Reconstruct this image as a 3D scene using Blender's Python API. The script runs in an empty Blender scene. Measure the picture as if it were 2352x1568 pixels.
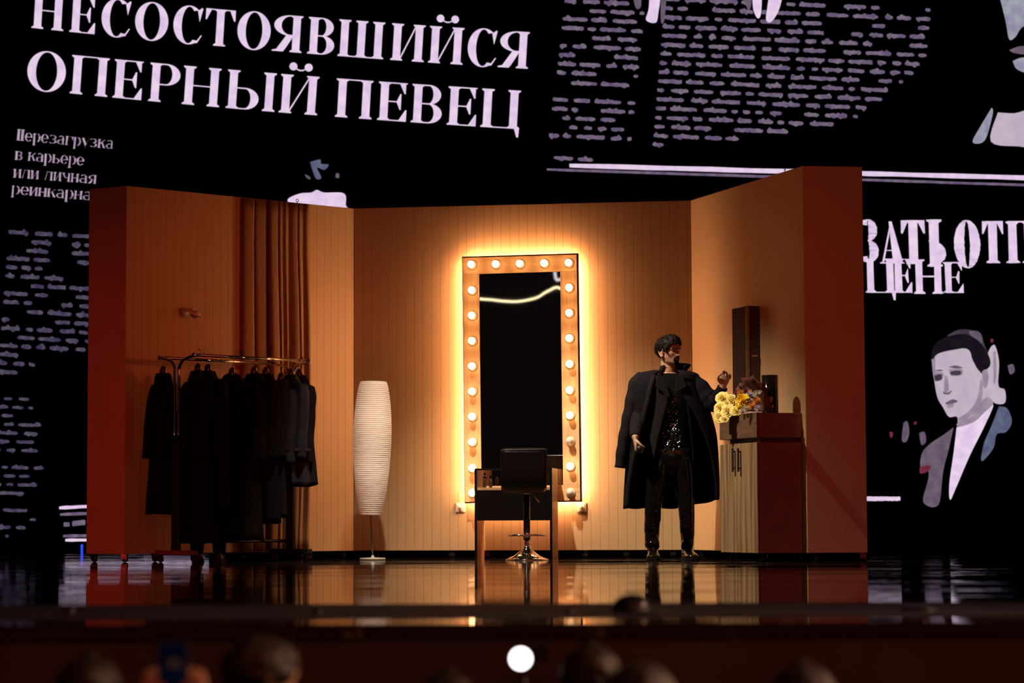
import bpy, bmesh, math, random
from mathutils import Matrix, Vector, noise
random.seed(7)
PI = math.pi
S = bpy.context.scene
COL = S.collection

# ------------------------------------------------------------------ camera
F = 5640.0                       # focal length in pixels of the 2352 px wide frame
PITCH = math.atan(407 / F)
EYE = Vector((0, 0, 0.335))      # a seated spectator's eye, a little above the stage floor
CR = Matrix.Rotation(PI / 2 + PITCH, 3, 'X') @ Matrix.Rotation(-0.0042, 3, 'Z')
cam = bpy.data.cameras.new('camera')
cam.sensor_width = 36; cam.sensor_fit = 'HORIZONTAL'; cam.lens = 36 * F / 2352
cam.clip_end = 200; cam.clip_start = 0.05
cam.dof.use_dof = True; cam.dof.focus_distance = 19.9; cam.dof.aperture_fstop = 1.9
co = bpy.data.objects.new('camera', cam); COL.objects.link(co)
co.matrix_world = Matrix.Translation(EYE) @ CR.to_4x4()
S.camera = co

# ------------------------------------------------------------------ world, lights, exposure
S.view_settings.view_transform = 'Standard'; S.view_settings.look = 'None'
S.view_settings.gamma = 1; S.view_settings.exposure = 0.0; S.view_settings.use_curve_mapping = False
wd = bpy.data.worlds.new('dark hall'); S.world = wd; wd.use_nodes = True
wd.node_tree.nodes['Background'].inputs[0].default_value = (1.0, 0.62, 0.55, 1)
wd.node_tree.nodes['Background'].inputs[1].default_value = 0.005

def lamp(name, kind, loc, target, energy, color, **kw):
    l = bpy.data.lights.new(name, kind); l.energy = energy; l.color = color
    for k, v in kw.items(): setattr(l, k, v)
    o = bpy.data.objects.new(name, l); COL.objects.link(o); o.location = loc
    o.rotation_euler = (Vector(target) - Vector(loc)).to_track_quat('-Z', 'Y').to_euler()
    return o
# white lamp hung above the front of the set, aimed down at its foot
lamp('side_spot', 'SPOT', (-0.8, 18.2, 4.5), (0.3, 19.3, 0.0), 1500, (1.0, 0.83, 0.62), spot_size=math.radians(66), spot_blend=0.7, shadow_soft_size=0.04)
# two low red side lights washing the ends of the set
lamp('red_side_light', 'SPOT', (-5.6, 13.5, 0.7), (-3.0, 19.9, 0.5), 270, (1.0, 0.06, 0.03), spot_size=math.radians(48), spot_blend=1.0, shadow_soft_size=0.08)
lamp('red_side_light', 'SPOT', (6.0, 12.5, 0.7), (2.3, 19.0, 0.4), 105, (1.0, 0.06, 0.07), spot_size=math.radians(44), spot_blend=1.0, shadow_soft_size=0.08)
# added amber fills; the first stands in for mirror strip light on the left wall
lamp('amber_fill', 'SPOT', (4.3, 16.8, 1.95), (-2.6, 20.4, 2.05), 300, (1.0, 0.15, 0.025), spot_size=math.radians(25), spot_blend=1.0, shadow_soft_size=0.12)
lamp('amber_fill', 'SPOT', (-4.5, 13.0, 6.0), (2.1, 19.2, 2.2), 420, (1.0, 0.16, 0.03), spot_size=math.radians(20), spot_blend=1.0, shadow_soft_size=0.3)  # second fill added to lift the right wall
# weak red wash from the hall
lamp('red_wash', 'AREA', (5.5, 1.0, 7.0), (0, 20, 1.4), 230, (1.0, 0.10, 0.05), shape='RECTANGLE', size=14.0, size_y=5.0)
# warm fill lamp added to light the front rows from the right
lamp('rows_fill', 'SPOT', (5.5, 8.2, 3.2), (-0.6, 6.6, -0.3), 1700, (1.0, 0.52, 0.3), spot_size=math.radians(70), spot_blend=1.0, shadow_soft_size=0.2)
# faint warm light on the stage skirt
lamp('skirt_light', 'AREA', (0, 4.5, 3.0), (0, 7.9, -0.6), 14, (1.0, 0.42, 0.22), shape='RECTANGLE', size=8.0, size_y=0.5)

# ------------------------------------------------------------------ helpers
def ray(px, py):
    return CR @ Vector(((px - 1176) / F, (784 - py) / F, -1))
def P(px, py, Y):
    """point of the world at depth Y seen in direction (px, py)"""
    d = ray(px, py); return EYE + d * (Y / d.y)
def frame(a, b):
    d = Vector((b[0] - a[0], b[1] - a[1], 0)); ang = math.atan2(d.y, d.x)
    return Matrix.Translation((a[0], a[1], 0)) @ Matrix.Rotation(ang, 4, 'Z')
def hit(M, px, py, off=0.0):
    """(u, z) on the plane y = -off of a wall frame"""
    I = M.inverted(); o = I @ EYE; d = I.to_3x3() @ ray(px, py)
    t = (-off - o.y) / d.y; p = o + d * t
    return p.x, p.z
def lerp(a, b, t): return a + (b - a) * t
def table(tab, x):
    if x <= tab[0][0]: return tab[0][1]
    for (a, va), (b, vb) in zip(tab, tab[1:]):
        if x <= b: return lerp(va, vb, (x - a) / (b - a))
    return tab[-1][1]
def spline(pts, n=6):
    """Catmull-Rom through tuples of floats"""
    out = []
    for i in range(len(pts) - 1):
        p0 = pts[max(i - 1, 0)]; p1 = pts[i]; p2 = pts[i + 1]; p3 = pts[min(i + 2, len(pts) - 1)]
        for k in range(n):
            t = k / n
            out.append(tuple(0.5 * (2 * b + (c - a) * t + (2 * a - 5 * b + 4 * c - d) * t * t + (3 * b - a - 3 * c + d) * t ** 3)
                             for a, b, c, d in zip(p0, p1, p2, p3)))
    out.append(tuple(pts[-1])); return out

WM = {}                                                   # world matrix of every empty / part
def wm(o): return WM.get(o.name, Matrix.Identity(4)) if o else Matrix.Identity(4)
class MB:
    def __init__(s): s.v = []; s.f = []; s.sm = []; s.mi = []
    def add(s, vs, fs, smooth=False, mi=0):
        b = len(s.v); s.v += [Vector(v) for v in vs]
        for f in fs: s.f.append([b + i for i in f]); s.sm.append(smooth); s.mi.append(mi)
        return s
    def box(s, x0, x1, y0, y1, z0, z1, M=None, mi=0):
        vs = [Vector((x, y, z)) for z in (z0, z1) for y in (y0, y1) for x in (x0, x1)]
        if M is not None: vs = [M @ v for v in vs]
        return s.add(vs, [(0, 2, 3, 1), (4, 5, 7, 6), (0, 1, 5, 4), (2, 6, 7, 3), (0, 4, 6, 2), (1, 3, 7, 5)], False, mi)
    def loft(s, rings, closed=True, caps=True, smooth=True, mi=0):
        n = len(rings[0]); vs = [p for r in rings for p in r]; fs = []
        for i in range(len(rings) - 1):
            for j in range(n if closed else n - 1):
                k = (j + 1) % n; fs.append((i * n + j, i * n + k, (i + 1) * n + k, (i + 1) * n + j))
        if caps and closed:
            fs.append(tuple(range(n))[::-1]); fs.append(tuple(range((len(rings) - 1) * n, len(rings) * n)))
        return s.add(vs, fs, smooth, mi)
    def tube(s, path, rad, n=12, caps=True, smooth=True, M=None, closed=False):
        path = [Vector(p) for p in path]; m = len(path); rings = []; up = None
        for i, p in enumerate(path):
            a = path[i - 1] if i else (path[-1] if closed else path[0]); b = path[(i + 1) % m] if (i < m - 1 or closed) else path[i]
            t = (b - a); t = t.normalized() if t.length > 1e-9 else Vector((0, 0, 1))
            if up is None:
                up = Vector((0, 0, 1)) if abs(t.z) < 0.9 else Vector((0, 1, 0))
            x = up.cross(t).normalized() if up.cross(t).length > 1e-6 else Vector((1, 0, 0)); up = t.cross(x).normalized()
            r = rad[i] if isinstance(rad, (list, tuple)) else rad
            rx, ry = r if isinstance(r, (list, tuple)) else (r, r)
            rings.append([p + x * (rx * math.cos(q)) + up * (ry * math.sin(q)) for q in [2 * PI * k / n for k in range(n)]])
        if M is not None: rings = [[M @ p for p in r] for r in rings]
        if closed: rings.append(rings[0]); caps = False
        return s.loft(rings, True, caps, smooth)
    def lathe(s, prof, M=None, n=32, smooth=True, caps=True, mi=0):
        rings = [[Vector((r * math.cos(2 * PI * k / n), r * math.sin(2 * PI * k / n), z)) for k in range(n)] for r, z in prof]
        if M is not None: rings = [[M @ p for p in r] for r in rings]
        return s.loft(rings, True, caps, smooth, mi)
    def ball(s, c, r, n=16, M=None, sx=1, sy=1, sz=1):
        T = Matrix.Translation(c) @ Matrix.Diagonal((sx, sy, sz, 1))
        if M is not None: T = M @ T
        return s.lathe([(max(r * math.sin(PI * i / n), 1e-4), -r * math.cos(PI * i / n)) for i in range(n + 1)], T, 2 * n)
    def poly(s, pts, mi=0): return s.add(pts, [tuple(range(len(pts)))], False, mi)
    def prism(s, pts, vec, smooth=False, mi=0):
        n = len(pts); a = [Vector(p) for p in pts]; b = [p + Vector(vec) for p in a]
        s.add(a + b, [tuple(range(n))[::-1], tuple(range(n, 2 * n))] + [(i, (i + 1) % n, n + (i + 1) % n, n + i) for i in range(n)], smooth, mi); return s
    def build(s, name, mats, parent=None, bevel=0, mods=(), M=None, world=True):
        me = bpy.data.meshes.new(name)
        own = M if (M is not None and parent is None) else None
        I = (wm(parent).inverted() if parent else (own.inverted() if own is not None else None)) if world else None
        me.from_pydata([tuple(I @ v) if I is not None else tuple(v) for v in s.v], [], s.f)
        me.polygons.foreach_set('use_smooth', s.sm)
        mats = mats if isinstance(mats, (list, tuple)) else [mats]
        for m in mats: me.materials.append(m)
        if len(mats) > 1: me.polygons.foreach_set('material_index', s.mi)
        me.update()
        bm = bmesh.new(); bm.from_mesh(me); bmesh.ops.recalc_face_normals(bm, faces=bm.faces); bm.to_mesh(me); bm.free()
        o = bpy.data.objects.new(name, me); COL.objects.link(o)
        if parent: o.parent = parent; WM[o.name] = wm(parent)
        elif own is not None: o.matrix_world = own; WM[o.name] = own.copy()
        if bevel:
            b = o.modifiers.new('bevel', 'BEVEL'); b.width = bevel; b.segments = 2; b.limit_method = 'ANGLE'
        for kind, kw in mods:
            md = o.modifiers.new(kind.lower(), kind)
            for k, v in kw.items(): setattr(md, k, v)
        return o
def tag(o, label=None, cat=None, group=None, kind=None):
    if label: o['label'] = label
    if cat: o['category'] = cat
    if group: o['group'] = group
    if kind: o['kind'] = kind
    return o
def thing(name, label, cat, M, group=None):
    o = bpy.data.objects.new(name, None); COL.objects.link(o)
    if not isinstance(M, Matrix): M = Matrix.Translation(M)
    o.matrix_world = M; o.empty_display_size = 0.1; WM[o.name] = M.copy()
    return tag(o, label, cat, group)

# ------------------------------------------------------------------ materials
def nodes(name):
    m = bpy.data.materials.new(name); m.use_nodes = True
    return m, m.node_tree, m.node_tree.nodes['Principled BSDF']
def pm(name, c, rough=0.6, metal=0.0, var=0.15, scale=30.0, bump=0.0, coat=0.0, stretch=(1, 1, 1), spec=0.5, c2=None, trans=0.0, detail=4.0, sheen=0.0):
    m, t, b = nodes(name)
    tc = t.nodes.new('ShaderNodeTexCoord'); mp = t.nodes.new('ShaderNodeMapping'); mp.inputs['Scale'].default_value = stretch
    nz = t.nodes.new('ShaderNodeTexNoise'); nz.inputs['Scale'].default_value = scale; nz.inputs['Detail'].default_value = detail
    t.links.new(tc.outputs['Object'], mp.inputs[0]); t.links.new(mp.outputs[0], nz.inputs['Vector'])
    rp = t.nodes.new('ShaderNodeValToRGB'); rp.color_ramp.elements[0].position = 0.32; rp.color_ramp.elements[1].position = 0.68
    a = c2 if c2 else tuple(max(0, x * (1 - var)) for x in c)
    bb = c if c2 else tuple(min(1, x * (1 + var)) for x in c)
    rp.color_ramp.elements[0].color = (*a, 1); rp.color_ramp.elements[1].color = (*bb, 1)
    t.links.new(nz.outputs['Fac'], rp.inputs[0]); t.links.new(rp.outputs[0], b.inputs['Base Color'])
    b.inputs['Roughness'].default_value = rough; b.inputs['Metallic'].default_value = metal
    b.inputs['Coat Weight'].default_value = coat; b.inputs['Specular IOR Level'].default_value = spec
    b.inputs['Transmission Weight'].default_value = trans
    if bump:
        bp = t.nodes.new('ShaderNodeBump'); bp.inputs['Strength'].default_value = 1; bp.inputs['Distance'].default_value = bump
        t.links.new(nz.outputs['Fac'], bp.inputs['Height']); t.links.new(bp.outputs[0], b.inputs['Normal'])
    return m
def glow(name, c, e, var=0.12, scale=8.0):
    m = bpy.data.materials.new(name); m.use_nodes = True; t = m.node_tree; t.nodes.clear()
    out = t.nodes.new('ShaderNodeOutputMaterial'); em = t.nodes.new('ShaderNodeEmission'); em.inputs[1].default_value = e
    tc = t.nodes.new('ShaderNodeTexCoord'); nz = t.nodes.new('ShaderNodeTexNoise'); nz.inputs['Scale'].default_value = scale; nz.inputs['Detail'].default_value = 3
    rp = t.nodes.new('ShaderNodeValToRGB'); rp.color_ramp.elements[0].position = 0.35; rp.color_ramp.elements[1].position = 0.65
    rp.color_ramp.elements[0].color = (c[0] * (1 - var), c[1] * (1 - var * 1.2), c[2] * (1 - var * .5), 1); rp.color_ramp.elements[1].color = (*c, 1)
    t.links.new(tc.outputs['Object'], nz.inputs['Vector']); t.links.new(nz.outputs['Fac'], rp.inputs[0])
    t.links.new(rp.outputs[0], em.inputs[0]); t.links.new(em.outputs[0], out.inputs[0]); return m
def board(name, c, pitch, rough=0.55, gw=0.04, gd=0.42):
    """painted tongue-and-groove boards, grooves along z, every `pitch` metres of local x"""
    m, t, b = nodes(name); L = t.links.new
    tc = t.nodes.new('ShaderNodeTexCoord'); sx = t.nodes.new('ShaderNodeSeparateXYZ'); L(tc.outputs['Object'], sx.inputs[0])
    dv = t.nodes.new('ShaderNodeMath'); dv.operation = 'DIVIDE'; L(sx.outputs[0], dv.inputs[0]); dv.inputs[1].default_value = pitch
    pp = t.nodes.new('ShaderNodeMath'); pp.operation = 'PINGPONG'; L(dv.outputs[0], pp.inputs[0]); pp.inputs[1].default_value = 0.5
    rg = t.nodes.new('ShaderNodeMapRange'); L(pp.outputs[0], rg.inputs[0]); rg.inputs[1].default_value = 0.0; rg.inputs[2].default_value = gw
    nz = t.nodes.new('ShaderNodeTexNoise'); nz.inputs['Scale'].default_value = 3; nz.inputs['Detail'].default_value = 6; L(tc.outputs['Object'], nz.inputs['Vector'])
    rp = t.nodes.new('ShaderNodeValToRGB'); rp.color_ramp.elements[0].color = (*[x * .93 for x in c], 1); rp.color_ramp.elements[1].color = (*c, 1)
    L(nz.outputs['Fac'], rp.inputs[0])
    mx = t.nodes.new('ShaderNodeMix'); mx.data_type = 'RGBA'; mx.inputs[6].default_value = (*[x * gd for x in c], 1)
    L(rg.outputs[0], mx.inputs[0]); L(rp.outputs[0], mx.inputs[7]); L(mx.outputs[2], b.inputs['Base Color'])
    bp = t.nodes.new('ShaderNodeBump'); bp.inputs['Distance'].default_value = 0.0008; bp.inputs['Strength'].default_value = 0.6
    L(rg.outputs[0], bp.inputs['Height']); L(bp.outputs[0], b.inputs['Normal'])
    b.inputs['Roughness'].default_value = rough; b.inputs['Specular IOR Level'].default_value = 0.2
    return m
def grain(name, c, c2, stretch=(1, 1, 0.06), scale=40, rough=0.5, bump=0.0005, dist=1.5):
    m, t, b = nodes(name); L = t.links.new
    tc = t.nodes.new('ShaderNodeTexCoord'); mp = t.nodes.new('ShaderNodeMapping'); mp.inputs['Scale'].default_value = stretch
    nz = t.nodes.new('ShaderNodeTexNoise'); nz.inputs['Scale'].default_value = scale; nz.inputs['Detail'].default_value = 6; nz.inputs['Distortion'].default_value = dist
    L(tc.outputs['Object'], mp.inputs[0]); L(mp.outputs[0], nz.inputs['Vector'])
    rp = t.nodes.new('ShaderNodeValToRGB'); rp.color_ramp.elements[0].position = .35; rp.color_ramp.elements[1].position = .62
    rp.color_ramp.elements[0].color = (*c2, 1); rp.color_ramp.elements[1].color = (*c, 1)
    L(nz.outputs['Fac'], rp.inputs[0]); L(rp.outputs[0], b.inputs['Base Color']); b.inputs['Roughness'].default_value = rough
    b.inputs['Specular IOR Level'].default_value = .2
    bp = t.nodes.new('ShaderNodeBump'); bp.inputs['Distance'].default_value = bump; L(nz.outputs['Fac'], bp.inputs['Height']); L(bp.outputs[0], b.inputs['Normal'])
    return m

M_wall = board('cream painted boards', (0.47, 0.305, 0.155), 0.0765)
M_wallR = board('cream painted narrow boards', (0.47, 0.305, 0.155), 0.0765, gd=0.78)
M_plain = pm('dark terracotta paint', (0.50, 0.33, 0.22), 0.6, var=.05, scale=4)
M_black = pm('black paint', (0.012, 0.011, 0.012), 0.5, var=.3)
M_blackmet = pm('black metal', (0.012, 0.012, 0.014), 0.3, metal=0.4, var=.3)
M_chrome = pm('chrome', (0.78, 0.76, 0.74), 0.08, metal=1.0, var=.05)
M_rubber = pm('black rubber', (0.02, 0.02, 0.02), 0.4, var=.2)
M_floor = None
M_curtain = pm('ochre curtain cloth', (0.24, 0.145, 0.07), 0.9, var=.08, scale=60, spec=.1)
M_pine = grain('pine frame', (0.86, 0.54, 0.29), (0.70, 0.40, 0.19), rough=.45)
M_pineh = grain('pine frame lengthwise', (0.86, 0.54, 0.29), (0.70, 0.40, 0.19), stretch=(.06, 1, 1), rough=.45)
M_oak = grain('oak veneer', (0.27, 0.17, 0.09), (0.11, 0.062, 0.03), stretch=(1.0, 1, .03), scale=34, rough=.5, dist=.5)
M_oakh = grain('oak veneer lengthwise', (0.12, 0.068, 0.042), (0.075, 0.042, 0.025), stretch=(.12, 1, 1), scale=26, rough=.5, dist=1.2)
M_wine = pm('dark red brown lacquer', (0.20, 0.10, 0.09), 0.55, var=.12, scale=6)
M_dark = pm('dark stained wood', (0.0025, 0.0015, 0.0013), 0.6, var=.25, stretch=(1, 1, .1), spec=.08)
M_deskside = pm('brown laminate', (0.38, 0.20, 0.10), 0.5, var=.12, stretch=(1, 1, .1))
M_cream = pm('cream plastic', (0.72, 0.58, 0.42), 0.4, var=.04)
M_leather = pm('black faux leather', (0.004, 0.0035, 0.0035), 0.32, var=.2, scale=120, bump=.0006, spec=.3)
M_bulb = glow('lit bulb glass', (1.0, 0.55, 0.23), 17.0, var=.02)
M_bulboff = pm('unlit bulb glass', (0.85, 0.75, 0.65), 0.15, var=.02)
M_strip = glow('warm led strip', (1.0, 0.475, 0.235), 285.0, var=.02)
M_socket = pm('white porcelain', (0.85, 0.74, 0.6), 0.3, var=.03)
M_grey = pm('grey enamel', (0.33, 0.34, 0.30), 0.4, var=.05)
M_skin = pm('skin', (0.37, 0.215, 0.13), 0.5, var=.1, scale=25)
M_hair = pm('black hair', (0.006, 0.004, 0.0035), 0.55, var=.4, scale=90, stretch=(1, 1, .3), bump=.004, spec=.12)
M_hair2 = pm('dark brown hair', (0.016, 0.010, 0.007), 0.5, var=.4, scale=90, bump=.004, spec=.25)
M_coat = pm('black wool', (0.0075, 0.0066, 0.0095), 0.9, var=.3, scale=150, spec=.05)
M_coat2 = pm('charcoal cloth', (0.0105, 0.009, 0.0105), 0.85, var=.2, scale=150, spec=.06)
M_navy = pm('navy cloth', (0.009, 0.010, 0.020), 0.7, var=.2, scale=120, spec=.3)
M_lining = pm('black lining', (0.0025, 0.0025, 0.003), 0.8, var=.3, spec=.05)
M_vinyl = pm('black patent vinyl', (0.004, 0.0035, 0.004), 0.11, var=.2, scale=7, bump=.009, spec=.35, detail=1)
M_patent = pm('black patent leather', (0.006, 0.004, 0.003), 0.14, var=.2, scale=26, bump=.006, spec=.5, detail=1)
M_sole = pm('black shoe sole', (0.005, 0.004, 0.004), .7, spec=.1)
M_sequin = pm('silver black sequins', (0.34, 0.36, 0.38), 0.2, metal=1.0, var=.3)
M_cloth0 = pm('dark clothing', (0.02, 0.014, 0.012), 0.8, var=.3)

# ------------------------------------------------------------------ video wall behind the set
YS = 26.0
def scr(px, py, e=0.0): return P(px, py, YS - e)
screen = thing('led_screen', 'huge black video wall behind the set showing tilted white lettering and portraits', 'screen', (0, YS, 0))
a = P(-700, -500, YS); b = P(3050, 1268, YS)
MB().box(a.x, b.x, YS, YS + 0.12, 0.0, a.z).build('panel', pm('video wall black face', (0.0008, 0.0008, 0.0014), 0.9, var=.2, spec=.02), screen)
G_white = glow('lilac white pixels', (0.84, 0.66, 0.84), 1.0, .16, 9)
G_mid = glow('dim lilac pixels', (0.20, 0.15, 0.205), 1.0, .4, 12)
G_dim = glow('faint lilac pixels', (0.10, 0.08, 0.115), 1.0, .5, 14)
G_face = glow('grey portrait pixels', (0.56, 0.46, 0.54), 1.0, .12, 6)
G_shade = glow('dark grey portrait pixels', (0.16, 0.12, 0.155), 1.0, .3, 10)
G_blue = glow('slate pixels', (0.12, 0.14, 0.21), 1.0, .35, 10)
G_red = glow('red pixels', (0.20, 0.03, 0.05), 1.0, .3, 10)
G_deep = glow('near black pixels', (0.012, 0.008, 0.012), 1.0, .3, 10)
G_cyan = glow('pale cyan portrait pixels', (0.36, 0.37, 0.42), 1.0, .3, 8)

ST, HL = 0.205, 0.028                                      # stem and hairline of the display serif, in cap heights
def q(x0, y0, x1, y1): return [(x0, y0), (x1, y0), (x1, y1), (x0, y1)]
def stem(x, y0=0.0, y1=1.0, w=ST, s=0.06, bot=True, top=True):
    o = [q(x, y0, x + w, y1)]
    if bot: o.append([(x - s, y0), (x + w + s, y0), (x + w + s, y0 + HL), (x + w, y0 + .07), (x, y0 + .07), (x - s, y0 + HL)])
    if top: o.append([(x - s, y1), (x - s, y1 - HL), (x, y1 - .07), (x + w, y1 - .07), (x + w + s, y1 - HL), (x + w + s, y1)])
    return o
def line(x0, y0, x1, y1, t):
    dx, dy = x1 - x0, y1 - y0; l = math.hypot(dx, dy); nx, ny = -dy / l * t / 2, dx / l * t / 2
    return [(x0 + nx, y0 + ny), (x1 + nx, y1 + ny), (x1 - nx, y1 - ny), (x0 - nx, y0 - ny)]
def arc(cx, cy, rx, ry, a0, a1, wt=ST, ht=HL, n=22):
    """stressed bowl: thick at the sides, thin at top and bottom"""
    o = []
    for i in range(n):
        p = []
        for k in (i, i + 1):
            a = math.radians(lerp(a0, a1, k / n)); p.append(((cx + rx * math.cos(a), cy + ry * math.sin(a)), (cx + (rx - wt) * math.cos(a), cy + (ry - ht) * math.sin(a))))
        o.append([p[0][0], p[1][0], p[1][1], p[0][1]])
    return o
def serif_r(x, y, h): return [(x, y), (x - .05, y), (x - .13, y + (HL if h > 0 else -HL)), (x, y + h)]
def glyph(c, w):
    s = 0.06
    if c == 'Н': return stem(s) + stem(w - s - ST) + [q(s, .49, w - s, .49 + HL)]
    if c == 'П': return stem(s) + stem(w - s - ST) + [q(s, 1 - HL, w - s, 1)]
    if c == 'И': return stem(s) + stem(w - s - ST) + [line(s + ST, .06, w - s - ST, .94, .035)]
    if c == 'Й':
        m = w / 2
        return glyph('И', w) + arc(m - .2, 1.22, .105, .105, 0, 360, .105, .105, 14) + arc(m + .2, 1.22, .105, .105, 0, 360, .105, .105, 14) + arc(m, 1.24, .16, .13, 200, 340, .02, .035, 10)
    if c == 'Ш': return stem(s) + stem(w / 2 - ST / 2) + stem(w - s - ST) + [q(s, 0, w - s, HL)]
    if c == 'Ц': return stem(s) + stem(w - s - ST) + [q(s, 0, w, HL), [(w - .14, HL), (w, HL), (w - .015, -.22), (w - .06, -.22)]]
    if c == 'Т': return stem(w / 2 - ST / 2) + [q(0, 1 - HL, w, 1), [(0, 1), (0, .70), (.03, .70), (.15, .97)], [(w, 1), (w, .70), (w - .03, .70), (w - .15, .97)]]
    if c == 'Е': return stem(s) + [q(s, 1 - HL, w, 1), q(s, 0, w, HL), q(s, .49, w * .78, .49 + HL), [(w - .04, 1), (w - .04, .72), (w - .07, .72), (w - .2, .98)],
                                 [(w, 0), (w, .30), (w - .03, .30), (w - .2, .02)], [(w * .8, .30), (w * .8, .71), (w * .76, .71), (w * .64, .5), (w * .76, .30)]]
    if c == 'О': return arc(w / 2, .5, w / 2, .53, 0, 360, .225, .03, 44)
    if c == 'С': return arc(w * .52, .5, w * .52, .53, 52, 308, .225, .03, 34) + [[(w - .10, .60), (w - .02, .97), (w - .05, .99), (w - .16, .90)], [(w - .02, .24), (w - .05, .24), (w - .2, .02), (w - .14, .03)]]
    if c == 'Я': return stem(w - s - ST) + arc(w - .33, .72, w - .36, .28, 90, 270, .2, HL, 18) + [q(w - .34, .97, w - .1, 1), q(w - .34, .44, w - .1, .47),
                          [(.38, .46), (.58, .46), (.36, .08), (.30, 0), (.0, 0), (.0, .03), (.12, .06)]]
    if c == 'В': return stem(s) + arc(w - .37, .745, .32, .255, -90, 90, .2, HL, 16) + arc(w - .37, .26, .36, .26, -90, 90, .21, HL, 16) + [q(s, .97, w - .36, 1), q(s, .49, w - .36, .52), q(s, 0, w - .36, HL)]
    if c == 'Р': return stem(s) + arc(w - .37, .72, .37, .28, -90, 90, .21, HL, 18) + [q(s, .97, w - .36, 1), q(s, .44, w - .36, .47)]
    if c == 'Ь': return stem(s) + arc(w - .36, .28, .36, .28, -90, 90, .21, HL, 18) + [q(s, .53, w - .35, .56), q(s, 0, w - .35, HL)]
    if c == 'Ы': return glyph('Ь', w * .66) + stem(w - s - ST)
    if c == 'З': return arc(w * .45, .745, w * .48, .255, -90, 150, .2, HL, 20) + arc(w * .45, .26, w * .53, .26, -150, 90, .21, HL, 20)
    if c == 'А': return [line(.06, .0, w * .48, 1, .04), [(w * .40, 1), (w * .52, 1), (w - .04, 0), (w - .28, 0)], q(w * .25, .3, w * .68, .33), q(0, 0, .2, HL), q(w - .36, 0, w, HL)]
    if c == 'Л': return [line(.08, .0, w * .3, 1, .05), q(w * .22, 1 - HL, w - s, 1)] + stem(w - s - ST)
    if c == 'К': return stem(s) + [line(s + ST, .48, w - .06, .97, .05), [(w * .48, .62), (w * .66, .66), (w, 0), (w - .27, 0)]]
    if c == 'Ч': return stem(w - s - ST) + arc(w * .55, 1.0, w * .5, .6, 180, 270, .2, .04, 12) + [q(w * .5, .40, w - s, .45), q(0, 1 - HL, .3, 1)]
    if c == 'Г': return stem(s) + [q(s, 1 - HL, w, 1), [(w, 1), (w, .62), (w - .04, .62), (w - .2, .98)]]
    if c == 'У': return [[(.02, 1), (.26, 1), (w * .62, .2), (w * .5, .05)], line(w - .06, .98, w * .42, -.2, .06), q(0, 1 - HL, .36, 1)]
    if c == 'а': return stem(w - .3, 0, .8, .2, .05, True, False) + arc(w * .4, .27, w * .4, .27, 90, 270, .19, .04, 12) + arc(w * .5, .78, w * .34, .22, 0, 160, .14, .06, 12) + [q(w * .4, .5, w - .2, .54), q(w * .4, 0, w - .2, .04)]
    if c == 'е': return arc(w / 2, .5, w / 2, .52, 0, 320, .22, .04, 26) + [q(.1, .48, w, .53)]
    if c == 'р': return stem(s, -.4, 1) + arc(w - .42, .5, .42, .5, -90, 90, .22, .04, 18)
    return []
# headline: extents of each letter along the line, baseline y(x), cap height, lean
def put(mb, text, ext, base, H, lean, e=0.012, wob=0.0):
    for ch, (x0, x1) in zip(text, ext):
        w = (x1 - x0) / H
        for pg in glyph(ch, w):
            pts = []
            for gx, gy in pg:
                x = x0 + gx * H; y = base(x) - gy * H; x += lean * gy * H
                pts.append(scr(x + (random.uniform(-wob, wob)), y + random.uniform(-wob, wob), e))
            mb.poly(pts)
def quad3(p0, p1, p2):
    (x0, y0), (x1, y1), (x2, y2) = p0, p1, p2
    def f(x): return y0 * (x - x1) * (x - x2) / ((x0 - x1) * (x0 - x2)) + y1 * (x - x0) * (x - x2) / ((x1 - x0) * (x1 - x2)) + y2 * (x - x0) * (x - x1) / ((x2 - x0) * (x2 - x1))
    return f
hd = MB()
put(hd, 'НЕСОСТОЯВШИЙСЯ', [(72, 145), (159, 217), (231, 299), (308, 384), (396, 464), (469, 537), (543, 619), (624, 692), (705, 767), (775, 880), (896, 973), (983, 1062), (1072, 1140), (1143, 1212)],
    quad3((75, 64), (541, 109), (1213, 158)), 84, 0.06)
hd.build('headline_lettering', G_white, screen); hd = MB()
put(hd, 'ОПЕРНЫЙ', [(60, 148), (160, 246), (258, 324), (340, 410), (417, 503), (518, 630), (640, 728)], quad3((160, 214), (632, 257), (1169, 295)), 88, 0.07)
put(hd, 'ПЕВЕЦ', [(769, 853), (866, 932), (943, 1014), (1026, 1092), (1103, 1192)], quad3((160, 214), (632, 257), (1169, 295)), 88, 0.055)
hd.build('headline_lettering', G_white, screen)
G_soft = glow('soft lilac pixels', (0.50, 0.37, 0.46), 1.0, .3, 20)
def small(text, x0, y0, slope, h, adv, caps=0):
    x = x0; sb = MB()
    for ch in text:
        if ch == ' ': x += adv * .6; continue
        w = adv * (1.25 if ch in 'Шш' else 1.0); hh = h * 1.35 if ch == 'П' else h
        g = ch if ch in 'аер' else ch.upper()
        y = y0 + (x - x0) * slope
        put(sb, g, [(x, x + w * .92)], lambda X, y=y, x=x: y + (X - x) * slope, hh, .08, .008, .7); x += w
    sb.build('subheading_lettering', G_soft, screen)
small('Перезагрузка', 38, 322, .088, 19, 18.6)
small('в карьере', 34, 366, .088, 19, 18.6)
small('или личная', 30, 407, .078, 19, 20.0)
small('реинкарна', 26, 445, .08, 19, 20.5)
hr = MB()
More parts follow.
